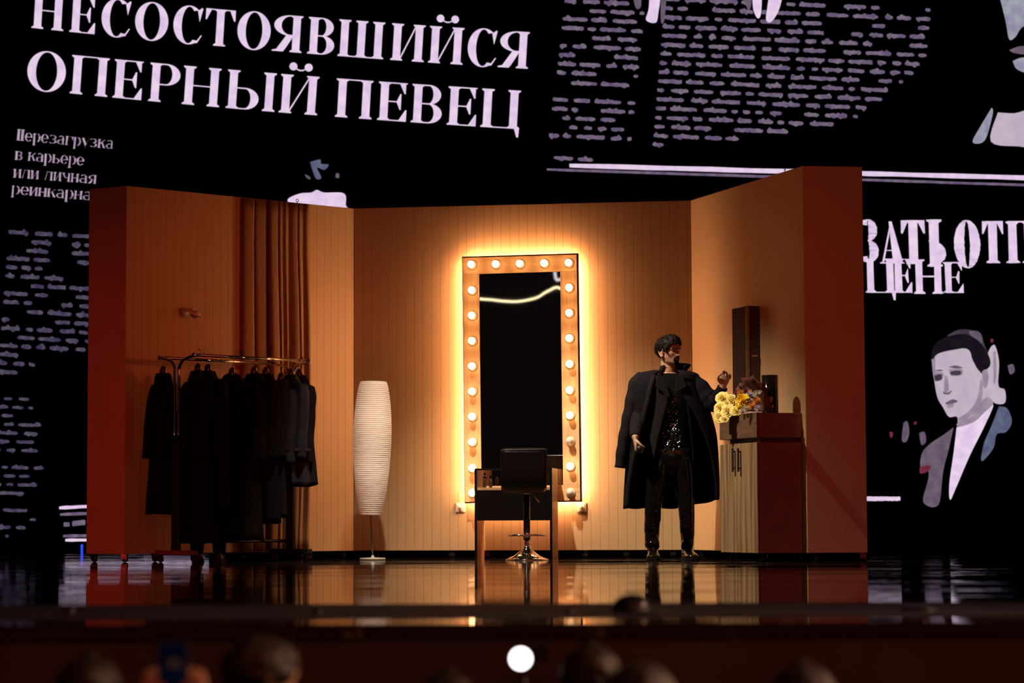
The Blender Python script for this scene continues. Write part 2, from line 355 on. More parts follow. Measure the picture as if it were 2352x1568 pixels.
for ch, x0, x1, y0, h in (('З', 1975, 2020, 603, 100), ('А', 2022, 2078, 605, 96), ('Т', 2072, 2126, 606, 100), ('Ь', 2130, 2174, 612, 108), ('О', 2193, 2253, 613, 105), ('Т', 2258, 2306, 604, 96), ('П', 2312, 2380, 604, 96)):
    put(hr, ch, [(x0, x1)], lambda X, y=y0: y, h, -.03, .012, .8)
hr.build('heading_lettering', G_white, screen); hr = MB()
for ch, x0, x1, y0, h in (('Ц', 1988, 2058, 672, 78), ('Е', 2052, 2096, 672, 78), ('Н', 2100, 2168, 674, 78), ('Е', 2168, 2214, 672, 70)):
    put(hr, ch, [(x0, x1)], lambda X, y=y0: y, h, -.03, .008, .8)
hr.build('heading_lettering', G_white, screen)

def words(mat, x0, x1, y, slope, h, rnd, gap=(8, 17), word=(14, 66), keep=0.93):
    x = x0; mb = MB()
    while x < x1 - 6:
        w = min(rnd.uniform(*word), x1 - x)
        if rnd.random() < keep and w > 5:
            n = max(2, int(w / 5)); top = []; bot = []
            for k in range(n + 1):
                X = x + w * k / n; yc = y + (X - x0) * slope; env = .55 if k in (0, n) else 1
                up = rnd.uniform(.32, .52) + (.35 if rnd.random() < .1 else 0); dn = rnd.uniform(.28, .48) + (.3 if rnd.random() < .08 else 0)
                top.append(scr(X, yc - h * up * env, .01)); bot.append(scr(X, yc + h * dn * env, .01))
            for k in range(n): mb.poly([bot[k], bot[k + 1], top[k + 1], top[k]])
        x += w + rnd.uniform(*gap)
    if mb.v: mb.build('text_line', mat, screen)
rnd = random.Random(3)
for i in range(16):                                        # left block of the article, two paragraphs
    y = 2 + i * 20.6
    xl = 1297 - i * 2.2 - (3 if i > 9 else 0)
    if i in (9, ): words(G_mid, 1312, 1462, y + 3, .045, 11, rnd); continue
    if i == 10: continue
    words(G_mid, xl, 1482 - i * 2.1, y, .045, 11, rnd)
for k in range(1): words(G_mid, 1272, 1362, 362, .06, 10, rnd)
lim = [2140, 2137, 2134, 2130, 2128, 2126, 2100, 2090, 2070, 2050, 2040, 1980, 1975, 1950, 1920, 1860, 1720, 1630, 1520]
for i in range(16):                                        # right block, cut by the curve of a portrait
    y = -2 + i * 20.9
    words(G_mid, 1527 - i * 1.7, [2137, 2137, 2134, 2133, 2130, 2128, 2112, 2098, 2074, 2050, 2026, 1990, 1970, 1925, 1810, 1710][i], y, .041, 11, rnd)
words(G_mid, 1499, 1524, 332, .03, 9, rnd)
for i in range(17):
    y = 533 + i * 20.0; x0 = 20 - i * 1.6
    words(G_dim, x0, 206 if i < 14 else [90, 80, 50][i - 14], y, .055, 11, rnd, word=(16, 56), keep=.85)
for i in range(17):
    words(G_dim, -60, [72, 76, 30, 94, 86, 78, 88, 66, 100, 72, 86, 104, 112, 76, 82, 84, 20][i], 913 + i * 19.7, .03, 9, rnd, keep=.85)
def bar(x0, y0, x1, y1, h, mat=None):
    n = 24; rr = random.Random(int(x0 * 7 + y0)); A = []; B = []; mb = MB()
    for k in range(n + 1):
        x = lerp(x0, x1, k / n); y = lerp(y0, y1, k / n); e = .75 if k in (0, n) else 1
        A.append(scr(x, y - h / 2 * e * rr.uniform(.85, 1.1), .01)); B.append(scr(x, y + h / 2 * e * rr.uniform(.85, 1.1), .01))
    for k in range(n): mb.poly([B[k], B[k + 1], A[k + 1], A[k]])
    mb.build('rule_line', mat or G_white, screen)
bar(1308, 380, 2420, 410, 11); bar(1986, 1145, 2068, 1145, 10); bar(136, 1166, 480, 1148, 8); bar(150, 1240, 480, 1238, 7)
for a in ((1256, 389, 2420, 427, 6), (138, 1181, 480, 1168, 7), (145, 1231, 480, 1222, 7), (166, 1202, 196, 1199, 12), (146, 1204, 160, 1204, 10), (215, 1200, 300, 1196, 10), (330, 1254, 470, 1252, 6)): bar(*a, G_mid)

def patch(mb, pts, mi=0, e=.01):                           # polygons given in the video wall's own picture, mapped on its plane
    mb.poly([scr(x, y, e) for x, y in spline(list(pts) + [pts[0]], 5)[:-1]], mi)
def crop3(l): return [(1960 + x * .5355, 440 + y * .5357) for x, y in l]
G_half = glow('half lit portrait pixels', (0.36, 0.285, 0.34), 1.0, .2, 8)
G_soot = glow('sooty portrait pixels', (0.07, 0.05, 0.065), 1.0, .3, 8)
PM = [G_face, G_white, G_shade, G_blue, G_red, G_deep, G_cyan, G_half, G_soot]
pt = MB()
patch(pt, crop3([(590, 665), (608, 660), (625, 730), (622, 830), (650, 850), (650, 905), (605, 905), (578, 860), (560, 790), (575, 700)]), 0, .008)     # raised hand
patch(pt, crop3([(335, 715), (372, 690), (430, 676), (490, 675), (515, 720), (545, 775), (575, 790), (578, 860), (600, 905), (560, 950), (520, 985), (455, 1010), (445, 965), (410, 965), (385, 925), (360, 880), (346, 800)]), 0, .010)
patch(pt, crop3([(443, 1010), (520, 985), (600, 912), (560, 1010), (500, 1130), (440, 1270), (415, 1320), (412, 1250), (430, 1120)]), 1, .012)            # shirt
patch(pt, crop3([(430, 1010), (390, 1040), (330, 1080), (295, 1120), (288, 1180), (318, 1190), (322, 1230), (300, 1330), (365, 1342), (385, 1200), (410, 1100)]), 2, .010)
patch(pt, crop3([(625, 920), (660, 930), (680, 985), (655, 1030), (615, 1040), (600, 1100), (550, 1155), (560, 1080), (590, 1010)]), 3, .010)
patch(pt, crop3([(405, 615), (440, 596), (470, 590), (520, 596), (548, 612), (560, 650), (575, 690), (560, 700), (535, 650), (470, 612), (410, 625)]), 8, .010)
patch(pt, crop3([(495, 600), (530, 597), (550, 615), (550, 650), (520, 640)]), 2, .011)
patch(pt, crop3([(335, 700), (345, 660), (380, 632), (430, 614), (490, 612), (545, 648), (582, 705), (585, 748), (545, 772), (512, 722), (492, 674), (430, 678), (365, 694), (338, 720)]), 5, .013)  # hair
patch(pt, crop3([(336, 715), (350, 705), (352, 770), (346, 800), (340, 770)]), 7, .012)
patch(pt, crop3([(344, 780), (362, 772), (386, 778), (384, 792), (352, 800)]), 7, .0135)
patch(pt, crop3([(348, 788), (376, 782), (380, 804), (352, 812)]), 8, .014)
patch(pt, crop3([(410, 762), (440, 756), (468, 762), (464, 786), (420, 790)]), 7, .0135)
patch(pt, crop3([(415, 772), (440, 766), (462, 770), (456, 784), (422, 786)]), 8, .014)
patch(pt, crop3([(408, 752), (440, 745), (470, 755), (440, 757)]), 2, .014)
patch(pt, crop3([(344, 768), (372, 762), (386, 768), (366, 770)]), 2, .014)
patch(pt, crop3([(392, 790), (404, 795), (410, 845), (398, 862), (388, 850)]), 7, .0135)
patch(pt, crop3([(383, 855), (400, 862), (422, 852), (412, 868), (390, 868)]), 2, .014)
patch(pt, crop3([(394, 905), (425, 890), (448, 898), (428, 908), (400, 912)]), 2, .014)
patch(pt, crop3([(400, 914), (430, 910), (426, 924), (404, 926)]), 7, .014)
patch(pt, crop3([(545, 800), (556, 830), (545, 915), (505, 962), (460, 988), (448, 972), (490, 945), (530, 890)]), 7, .0135)
patch(pt, crop3([(545, 900), (575, 880), (600, 908), (560, 948), (520, 985), (455, 1008), (448, 990), (510, 962)]), 7, .0138)
patch(pt, crop3([(552, 770), (572, 762), (580, 800), (570, 840), (556, 830)]), 7, .0135)
patch(pt, crop3([(600, 690), (610, 690), (614, 790), (602, 820)]), 7, .0105)
for c in ([(215, 990), (232, 985), (240, 1030), (228, 1070), (208, 1065)], [(282, 1035), (305, 1030), (312, 1070), (292, 1085)], [(662, 745), (685, 740), (692, 770), (672, 782)]): patch(pt, crop3(c), 2, .010)
for c in ([(155, 1030), (168, 1030), (168, 1050), (158, 1052)], [(262, 985), (272, 988), (268, 998), (260, 996)], [(588, 632), (600, 632), (600, 645), (590, 646)], [(285, 1180), (330, 1172), (325, 1195), (288, 1208)]): patch(pt, crop3(c), 4, .012)
pt.build('portrait_picture', PM, screen)
def frag(l, mi, e=.010):
    m_ = MB(); patch(m_, l, 0, e); m_.build('picture_fragment', PM[mi], screen)
frag([(2293, -20), (2360, -30), (2400, 60), (2352, 60), (2332, 85), (2318, 90), (2310, 50)], 6)
frag([(2318, 115), (2345, 106), (2380, 112), (2360, 124), (2330, 122)], 2)
frag([(2326, 140), (2352, 132), (2390, 145), (2360, 166), (2335, 158)], 6)
frag([(2278, 247), (2280, 262), (2262, 322), (2234, 326), (2252, 290)], 6)
frag([(2292, 258), (2330, 260), (2380, 255), (2390, 335), (2340, 336), (2276, 325)], 0)
for l, mi in (([(1492, -20), (1516, -20), (1512, 30), (1506, 52), (1484, 46), (1490, 20)], 1), ([(1518, -20), (1530, -20), (1526, 45), (1518, 48)], 2), ([(1728, -20), (1748, -20), (1748, 30), (1740, 42), (1730, 20)], 1),
              ([(1768, -20), (1796, -20), (1790, 20), (1772, 50), (1760, 46), (1762, 20)], 1), ([(1452, -20), (1470, -20), (1472, 15), (1460, 18)], 2), ([(1708, -20), (1726, -20), (1724, 18), (1716, 20)], 2)): frag(l, mi, .014)
frag([(712, 372), (735, 366), (738, 376), (755, 378), (745, 390), (728, 385), (738, 408), (726, 410), (718, 392)], 3)
frag([(700, 400), (712, 406), (712, 412), (704, 408)], 2); frag([(772, 398), (778, 398), (779, 408), (771, 407)], 2)
frag([(664, 470), (662, 456), (690, 444), (715, 442), (728, 436), (745, 442), (790, 444), (794, 470), (792, 486), (668, 482)], 1)
MB().box(P(186, 1265, 25.9).x, P(190, 1265, 25.9).x, 25.88, 25.92, 0.0, .085).build('status_light', glow('blue status light', (.03, .09, 1), 1.0), screen)

# ------------------------------------------------------------------ stage
YE = 9.7
m, t, b = nodes('polished black stage floor'); L = t.links.new
tc = t.nodes.new('ShaderNodeTexCoord'); mp = t.nodes.new('ShaderNodeMapping'); mp.inputs['Scale'].default_value = (0.35, 1.3, 1)
nz = t.nodes.new('ShaderNodeTexNoise'); nz.inputs['Scale'].default_value = 1.6; nz.inputs['Detail'].default_value = 5; nz.inputs['Roughness'].default_value = .55
L(tc.outputs['Object'], mp.inputs[0]); L(mp.outputs[0], nz.inputs['Vector'])
bp = t.nodes.new('ShaderNodeBump'); bp.inputs['Strength'].default_value = 1.0; bp.inputs['Distance'].default_value = 0.0022; L(nz.outputs['Fac'], bp.inputs['Height'])
mp3 = t.nodes.new('ShaderNodeMapping'); mp3.inputs['Scale'].default_value = (0.10, 1.15, 1); L(tc.outputs['Object'], mp3.inputs[0])
n3 = t.nodes.new('ShaderNodeTexNoise'); n3.inputs['Scale'].default_value = 2.6; n3.inputs['Detail'].default_value = 2; L(mp3.outputs[0], n3.inputs['Vector'])
r3 = t.nodes.new('ShaderNodeMapRange'); r3.inputs[1].default_value = .52; r3.inputs[2].default_value = .60; L(n3.outputs['Fac'], r3.inputs[0])
b3 = t.nodes.new('ShaderNodeBump'); b3.inputs['Distance'].default_value = 0.0016; L(r3.outputs[0], b3.inputs['Height']); L(bp.outputs[0], b3.inputs['Normal']); L(b3.outputs[0], b.inputs['Normal'])
n2 = t.nodes.new('ShaderNodeTexNoise'); n2.inputs['Scale'].default_value = 5; n2.inputs['Detail'].default_value = 6; L(mp.outputs[0], n2.inputs['Vector'])
rr = t.nodes.new('ShaderNodeMapRange'); rr.inputs[1].default_value = .4; rr.inputs[2].default_value = .72; rr.inputs[3].default_value = 0.008; rr.inputs[4].default_value = 0.05; L(n2.outputs['Fac'], rr.inputs[0]); L(rr.outputs[0], b.inputs['Roughness'])
b.inputs['Base Color'].default_value = (0.035, 0.022, 0.018, 1); b.inputs['IOR'].default_value = 1.42
M_floor = m
tag(MB().box(-14, 14, YE, YS, -0.05, 0.0).build('floor', M_floor), 'glossy dark stage floor reflecting the set', kind='structure')
YL1, YL0 = 8.30, 7.95
tag(MB().box(-14, 14, YL1, YE, -0.05, 0.003).build('floor_mat', pm('matte black mat', (.010, .008, .016), .7, spec=.2)), 'matte black strip of mat near the front of the stage', kind='structure')
tag(MB().box(-14, 14, YL0, YL1, -0.05, 0.0).build('floor_lip', M_floor), 'glossy lip along the front edge of the stage', kind='structure')
tag(MB().box(-14, 14, YL0 + .01, YL0 + .10, -1.3, -0.05).build('wall_front', pm('brown stage skirt', (.075, .05, .042), .7, var=.2, scale=3)), 'dark brown front face of the stage', kind='structure')
tag(MB().box(-14, 14, -2, YL0 + .10, -1.36, -1.30).build('floor_hall', pm('dark hall carpet', (.02, .014, .012), .9)), 'dark floor of the hall', kind='structure')

def dome(px, py_top, wpx, label, Y=8.75):
    hw = wpx / F * Y / 2; zt = P(px, py_top, Y).z; x = P(px, 1400, Y).x
    t = thing('stage_light', label, 'stage light', (x, Y, 0.003), 'domed stage lights on the lip')
    h = zt - .003
    T = Matrix.Translation((x, Y, .003))
    MB().lathe([(hw * .98, 0), (hw, h * .12), (hw * .97, h * .3)], T, 28).build('base', M_black, t)
    MB().lathe([(hw * math.cos(a) * .97 + 1e-4, h * (.28 + .72 * math.sin(a))) for a in [PI / 2 * k / 10 for k in range(11)]], T, 28).build('dome', M_blackmet, t)
dome(1452, 1364, 92, 'largest black domed light on the stage lip before the singer')
dome(2110, 1390, 92, 'flat black domed light on the right end of the stage lip')
dome(160, 1392, 26, 'small black domed light on the left end of the stage lip')
dome(730, 1396, 24, 'small black domed light on the lip below the floor lamp')
dome(1308, 1396, 28, 'small black domed light on the lip below the dressing table')

# ------------------------------------------------------------------ set walls on casters
A_, B_, C_, D_, E_, G_ = (-3.453, 19.942), (-3.114, 19.727), (-1.374, 21.247), (1.529, 20.794), (2.243, 18.766), (2.711, 18.83)
ZB, ZT = 0.066, 3.035
ML, MBk, MR, MLW, MRW = frame(B_, C_), frame(C_, D_), frame(D_, E_), frame(A_, B_), frame(E_, G_)
def dist(a, b): return math.hypot(a[0] - b[0], a[1] - b[1])
def caster(parent, x, y, ang=0.0, h=ZB, col=None):
    T = Matrix.Translation((x, y, 0)) @ Matrix.Rotation(ang, 4, 'Z'); mb = MB()
    r = h * .40
    mb.lathe([(r * .3, -.011), (r * .9, -.011), (r, -.007), (r, .007), (r * .9, .011), (r * .3, .011)], T @ Matrix.Translation((.012, 0, r)) @ Matrix.Rotation(PI / 2, 4, 'X'), 18)
    mb.box(-.016, .030, -.018, -.014, r * .8, h - .004, T); mb.box(-.016, .030, .014, .018, r * .8, h - .004, T)
    mb.box(-.026, .034, -.024, .024, h - .006, h, T)
    mb.ball((.012, -.02, r), .006, 6, T)
    return mb.build('caster', pm('caster metal', (.10, .09, .09), .25, metal=.9) if col is None else col, parent)
M_cast = pm('caster black metal', (.05, .045, .045), .25, metal=.8)
def eyebolt(parent, M, u, z):
    T = M @ Matrix.Translation((u, .02, z))
    return MB().tube([(0.012 * math.cos(a), 0, .024 + .012 * math.sin(a)) for a in [2 * PI * k / 16 for k in range(16)]], .0028, 8, M=T, closed=True).tube([(0, 0, 0), (0, 0, .013)], .003, 8, M=T).build('eye_bolt', M_blackmet, parent)
def setwall(name, M, L, mat, label, casters, zb=ZB):
    w = MB().box(0, L, 0, .045, zb, ZT, M).build(name, mat, M=M, bevel=.003)
    tag(w, label, kind='structure')
    for u in casters:
        p = M @ Vector((u, .03, 0)); caster(w, p.x, p.y, random.uniform(-.6, .6), zb, M_cast)
    return w
LL, LB, LR, LLW, LRW = dist(B_, C_), dist(C_, D_), dist(D_, E_), dist(A_, B_), dist(E_, G_)
w_l = setwall('wall_left', ML, LL, M_wall, 'left boarded wall of the dressing room set', (.30, .95, 1.15, 1.75, 2.2))
w_b = setwall('wall_back', MBk, LB, M_wall, 'back boarded wall of the dressing room set', (.18, .85, 1.15, 2.0, 2.35, 2.75))
w_r = setwall('wall_right', MR, LR, M_wallR, 'right boarded wall of the dressing room set', (.1, .7, 1.4, 2.0))
w_lw = setwall('wall_far_left', MLW, LLW, M_plain, 'narrow red-lit return at the left end of the set', (.05, LLW - .03))
w_rw = setwall('wall_far_right', MRW, LRW, M_plain, 'narrow red-lit return at the right end of the set', (.05, LRW - .04))
for px in (425, 686): eyebolt(w_l, ML, hit(ML, px, 450)[0], ZT)
for px in (925, 1197): eyebolt(w_b, MBk, hit(MBk, px, 470)[0], ZT)
for px in (1640, 1798): eyebolt(w_r, MR, hit(MR, px, 440)[0], ZT)
hT = MLW @ Matrix.Translation((-.004, .02, 0))
MB().tube([(0, 0, 1.34), (-.02, 0, 1.345), (-.022, 0, 1.36), (-.022, 0, 1.46), (-.02, 0, 1.475), (0, 0, 1.48)], .004, 8, M=hT).build('pull_handle', M_blackmet, w_lw)

# curtain on the left wall
u0, u1 = hit(ML, 553, 700)[0], hit(ML, 703, 700)[0]
prof = [(0, .0), (.005, .035), (.10, .045), (.17, .04), (.185, .012), (.20, .05), (.30, .06), (.335, .055), (.345, .010), (.385, .008), (.395, .085), (.47, .09), (.515, .075), (.53, .03), (.545, .078), (.60, .06), (.63, .085), (.69, .055), (.73, .09), (.80, .10), (.815, .045), (.83, .10), (.90, .075), (.94, .105), (.985, .085), (1.0, .0)]
pr = spline(prof, 4); rings = []
for iz in range(25):
    z = lerp(.075, ZT - .01, iz / 24); zz = iz / 24
    row = []
    for i, (s, d) in enumerate(pr):
        amp = .55 + .45 * math.sin(PI * min(1, zz * 1.1 + .05)) if s > .15 else 1
        wob = .006 * noise.noise(Vector((s * 9, zz * 2.5, 3)))
        row.append(ML @ Vector((u0 + (u1 - u0) * s + wob, -.004 - max(0, d * amp), z)))
    rings.append(row)
cur = MB().loft(rings, closed=False).build('curtain', M_curtain, M=ML @ Matrix.Translation(((u0 + u1) / 2, 0, .075)), mods=[('SOLIDIFY', {'thickness': .003})])
tag(cur, 'tall ochre curtain hanging in folds on the left wall behind the coats', 'curtain')

# wall spotlight on the left wall
uz = hit(ML, 424, 716)
wl = thing('wall_lamp', 'small grey ball wall lamp above the clothes rack', 'wall lamp', ML @ Matrix.Translation((uz[0], 0, uz[1])))
T = wm(wl)
M_lampgrey = pm('grey plastic', (.50, .54, .46), .4, var=.05)
MB().lathe([(.034, 0), (.034, .016), (.03, .02)], T @ Matrix.Rotation(PI / 2, 4, 'X'), 24).build('wall_plate', M_lampgrey, wl)
MB().tube([(0, -.02, .012), (0.01, -.10, .012)], .013, 14, M=T).box(-.006, .05, -.125, -.095, .002, .022, T).build('arm', M_lampgrey, wl, bevel=.002)
bt = T @ Matrix.Translation((.035, -.11, -.028)) @ Matrix.Rotation(.3, 4, 'X')
MB().ball((0, 0, 0), .041, 14, bt).build('lamp_head', M_lampgrey, wl)
MB().lathe([(.0415, -.003), (.0425, -.001), (.0425, .001), (.0415, .003)], bt @ Matrix.Translation((0, 0, -.008)), 28).build('seam_ring', M_dark, wl)

# light dimmers either side of the mirror
for px, side in ((1058, 'left'), (1336, 'right')):
    u, z = hit(MBk, px, 1165)
    T = MBk @ Matrix.Translation((u, 0, z))
    sw = thing('dimmer_switch', 'cream square dimmer switch on the wall %s of the mirror foot' % side, 'wall switch', T, 'dimmer switches beside the mirror')
    MB().box(-.041, .041, -.010, 0, -.041, .041, T).build('plate', M_cream, sw, bevel=.003)
    MB().box(-.029, .029, -.014, -.009, -.029, .029, T).build('inner_plate', M_cream, sw, bevel=.002)
    MB().lathe([(.016, 0), (.016, .012), (.013, .016)], T @ Matrix.Translation((0, -.013, 0)) @ Matrix.Rotation(PI / 2, 4, 'X'), 24).build('knob', M_cream, sw)

# ------------------------------------------------------------------ mirror with bulbs
OFF = 0.122
ua, ub = hit(MBk, 1065, 870, OFF)[0], hit(MBk, 1328.5, 870, OFF)[0]
zt_, zb_ = hit(MBk, 1197, 588, OFF)[1], hit(MBk, 1197, 1151, OFF)[1]
fw = hit(MBk, 1103, 870, OFF)[0] - ua; ft = zt_ - hit(MBk, 1197, 626, OFF)[1]; fb = hit(MBk, 1197, 1115, OFF)[1] - zb_
tilt = Matrix.Translation(((ua + ub) / 2, 0, (zt_ + zb_) / 2)) @ Matrix.Rotation(-.0085, 4, 'Y') @ Matrix.Translation((-(ua + ub) / 2, 0, -(zt_ + zb_) / 2))
MM = MBk @ tilt
mir = thing('vanity_mirror', 'tall pine framed mirror ringed with glowing bulbs on the back wall', 'mirror', MM @ Matrix.Translation(((ua + ub) / 2, 0, zb_)))
MB().box(ua - .006, ub + .012, -OFF + .016, -OFF + .052, zb_ - .010, zt_ + .012, MM).build('backing_board', M_black, mir)
MB().box(ua + .06, ub - .06, -OFF + .05, -.001, zb_ + .06, zt_ - .06, MM).build('wall_mount', M_black, mir)
for x0, x1, z0, z1, mt in ((ua, ub, zt_ - ft, zt_, M_pineh), (ua, ub, zb_, zb_ + fb, M_pineh), (ua, ua + fw, zb_ + fb + .001, zt_ - ft - .001, M_pine), (ub - fw, ub, zb_ + fb + .001, zt_ - ft - .001, M_pine)):
    MB().box(x0, x1, -OFF, -OFF + .018, z0, z1, MM).build('frame_board', mt, mir, bevel=.0015)
m, t, b = nodes('dark mirror glass'); b.inputs['Base Color'].default_value = (.62, .6, .6, 1); b.inputs['Metallic'].default_value = 1; b.inputs['Roughness'].default_value = .012
nz = t.nodes.new('ShaderNodeTexNoise'); nz.inputs['Scale'].default_value = 1.4; bp = t.nodes.new('ShaderNodeBump'); bp.inputs['Distance'].default_value = .0004; t.links.new(nz.outputs['Fac'], bp.inputs['Height']); t.links.new(bp.outputs[0], b.inputs['Normal'])
MB().box(ua + fw - .004, ub - fw + .004, -OFF + .008, -OFF + .015, zb_ + fb - .004, zt_ - ft + .004, MM).build('glass', m, mir)
s = .030
sm = MB()
for x0, x1, z0, z1 in ((ua + s, ua + s + .012, zb_ + s, zt_ - s), (ub - s - .012, ub - s, zb_ + s, zt_ - s), (ua + s, ub - s, zt_ - s - .012, zt_ - s), (ua + s, ub - s, zb_ + s, zb_ + s + .012)):
    sm.box(x0, x1, -.056, -.044, z0, z1, MM)
sm.build('led_strip', M_strip, mir)
spots = [(px, py) for px, py in ((1082, 608), (1138, 607), (1193, 606), (1249, 605), (1305, 604))]
spots += [(1083 + .25 * k * .4, y) for k, y in enumerate((667, 725, 783, 841, 899, 957, 1015, 1075, 1132))]
spots += [(1306 + .35 * k, y) for k, y in enumerate((661, 719, 777, 836, 896, 954, 1013, 1071, 1131))]
for k, (px, py) in enumerate(spots):
    u, z = hit(MM, px + 2, py, OFF + .01)
    T = MM @ Matrix.Translation((u, -OFF, z)) @ Matrix.Rotation(PI / 2, 4, 'X')
    off = py in (1013, 1131) and px > 1200
    bl = MB().lathe([(.012, .030), (.016, .034), (.024, .042), (.0285, .052), (.030, .062), (.028, .072), (.022, .082), (.012, .089), (.001, .0915)], T, 20).build('bulb', M_bulboff if off else M_bulb, mir)
    MB().lathe([(.040, 0), (.040, .010), (.036, .016), (.024, .022), (.022, .034), (.012, .034)], T, 24).build('socket', M_socket, bl)
    if off: bl['label'] = 'unlit clear bulb'

# ------------------------------------------------------------------ dressing table
DP, DO = .36, .50                                            # depth, distance of its front from the wall
du0, du1 = hit(MBk, 1090.5, 1150, DO)[0], hit(MBk, 1268, 1150, DO)[0]
dz = lambda py: hit(MBk, 1180, py, DO)[1]
desk = thing('dressing_table', 'dark open dressing table with raised sides below the bulb mirror', 'table', MBk @ Matrix.Translation(((du0 + du1) / 2, -DO + DP / 2, 0)))
zs, zd, za = dz(1075), dz(1119), dz(1195)
for x in (du0, du1 - .019):
    MB().box(x, x + .019, -DO, -DO + DP, 0, zs, MBk).build('side_panel', [M_deskside], desk, bevel=.001)
MB().box(du0 + .019, du1 - .019, -DO + .01, -DO + DP, zd - .022, zd, MBk).build('table_top', M_deskside, desk, bevel=.001)
MB().box(du0 + .019, du1 - .019, -DO + .004, -DO + .020, za, zd - .022, MBk).build('drawer_front', M_dark, desk, bevel=.001)
MB().box(du0 + .019, du1 - .019, -DO + .001, -DO + .014, zs - .014, zs, MBk).build('top_rail', M_dark, desk, bevel=.001)
for x in (du0 - .0012, du1 - .0188): MB().box(x, x + .020, -DO - .0015, -DO + .0005, 0, zs, MBk).build('edge_band', M_dark, desk)
# small things on the table top
def bottle(px, h, r, name, label, mat, off=.44):
    u, z = hit(MBk, px, 1100, off)
    T = MBk @ Matrix.Translation((u, -off, zd))
    o = thing(name, label, 'bottle', T, 'toiletries on the dressing table')
    MB().lathe([(r, 0), (r, h * .7), (r * .45, h * .78), (r * .45, h * .84)], T, 18).build('body', mat, o)
    MB().lathe([(r * .55, h * .84), (r * .55, h), (r * .4, h)], T, 16).build('cap', M_dark, o)
bottle(1113, .125, .016, 'perfume_bottle', 'slim amber bottle at the left end of the dressing table', pm('amber glass', (.07, .03, .012), .3))
bottle(1127, .10, .014, 'lotion_bottle', 'brown bottle second from the left end of the dressing table', pm('brown glass', (.05, .025, .012), .3))

# ------------------------------------------------------------------ bar stool
YSt = 19.95
sx = P(1210, 1200, YSt).x
Z = lambda py, Y, px=1200: P(px, py, Y).z
stool = thing('bar_stool', 'black leather swivel stool with chrome trumpet base before the dressing table', 'stool', (sx, YSt, 0))
T = Matrix.Translation((sx, YSt, 0))
zb0, zt0 = Z(1129, YSt), Z(1043, YSt)
sx_ = sx - .022                                               # the seat is swivelled a little off the column
hw = 54 / F * YSt
prof = [(.40, .02), (.30, .0), (.12, -.012), (.03, -.005), (-.035, .03), (-.06, .09), (-.075, .20), (-.085, .30), (-.088, zt0 - zb0 - .012)]
prof = [(y - .10, z) for y, z in prof]
sh = spline(prof, 4); rings = []
n = 14
for i, (y, z) in enumerate(sh):
    a = sh[max(i - 1, 0)]; c = sh[min(i + 1, len(sh) - 1)]; ty, tz = c[0] - a[0], c[1] - a[1]; l = math.hypot(ty, tz) or 1
    ny, nz_ = -tz / l, ty / l
    e = min(i, len(sh) - 1 - i) / 3.0; wd_ = hw * (1 - .06 * max(0, 1 - e)) * (1 - .03 * math.sin(PI * i / len(sh))); th = .030 * min(1, .35 + .65 * e)
    ring = []
    for k in range(n + 1):
        xx = lerp(-1, 1, k / n); ed = (1 - abs(xx) ** 6) ** .5
        ring.append(Vector((sx_ + wd_ * xx, YSt + y + ny * th * ed, zb0 + z + .03 + nz_ * th * ed)))
    for k in range(n, -1, -1):
        xx = lerp(-1, 1, k / n); ed = (1 - abs(xx) ** 6) ** .5
        ring.append(Vector((sx_ + wd_ * xx, YSt + y - ny * th * ed, zb0 + z + .03 - nz_ * th * ed)))
    rings.append(ring)
MB().loft(rings).build('seat_shell', M_leather, stool, mods=[('SUBSURF', {'levels': 1, 'render_levels': 1})])
MB().lathe([(.075, zb0 + .012), (.10, zb0 + .002), (.055, zb0 - .006), (.030, zb0 - .012), (.029, zb0 - .02)], T, 28).build('swivel_plate', M_chrome, stool)
zp = Z(1233, YSt)
MB().lathe([(.0275, zb0 - .01), (.0275, zp - .02), (.0265, zp - .024)], T, 28).build('gas_lift_cover', M_blackmet, stool)
MB().lathe([(.0215, zp - .01), (.0215, .10)], T, 24).build('column', M_chrome, stool)
rb = 49.5 / F * YSt
MB().lathe([(rb, 0), (rb, .006), (rb * .985, .010), (rb * .84, .020), (rb * .62, .036), (rb * .42, .060), (rb * .27, .085), (.036, .100), (.034, .112), (.024, .116), (.022, .118)], T, 48).build('trumpet_base', M_chrome, stool)
zf = Z(1229, YSt)
fr = [(.0 + .14 * math.cos(a) * (1 if abs(math.cos(a)) < 1 else 1), .10 + .10 * math.sin(a), 0) for a in [2 * PI * k / 40 for k in range(40)]]
MB().tube([(.147 * math.copysign(abs(math.cos(a)) ** .6, math.cos(a)), .10 + .125 * math.copysign(abs(math.sin(a)) ** .6, math.sin(a)), 0) for a in [2 * PI * (k + .5) / 48 for k in range(48)]], .008, 10, M=T @ Matrix.Translation((0, 0, zf)), closed=True).tube([(0, 0, 0), (0, .22, 0)], .007, 10, M=T @ Matrix.Translation((0, 0, zf))).lathe([(.03, -.02), (.032, -.015), (.032, .015), (.03, .02)], T @ Matrix.Translation((0, 0, zf)), 24).build('footrest', M_chrome, stool)
p0, p1 = P(1222, 1133, YSt), P(1238, 1154, YSt)
MB().tube([(p0.x - .03, YSt - .01, p0.z), (p0.x, YSt - .02, p0.z), (p1.x - .004, YSt - .02, p1.z + .006), (p1.x, YSt - .02, p1.z)], .003, 8).build('height_lever', M_chrome, stool)

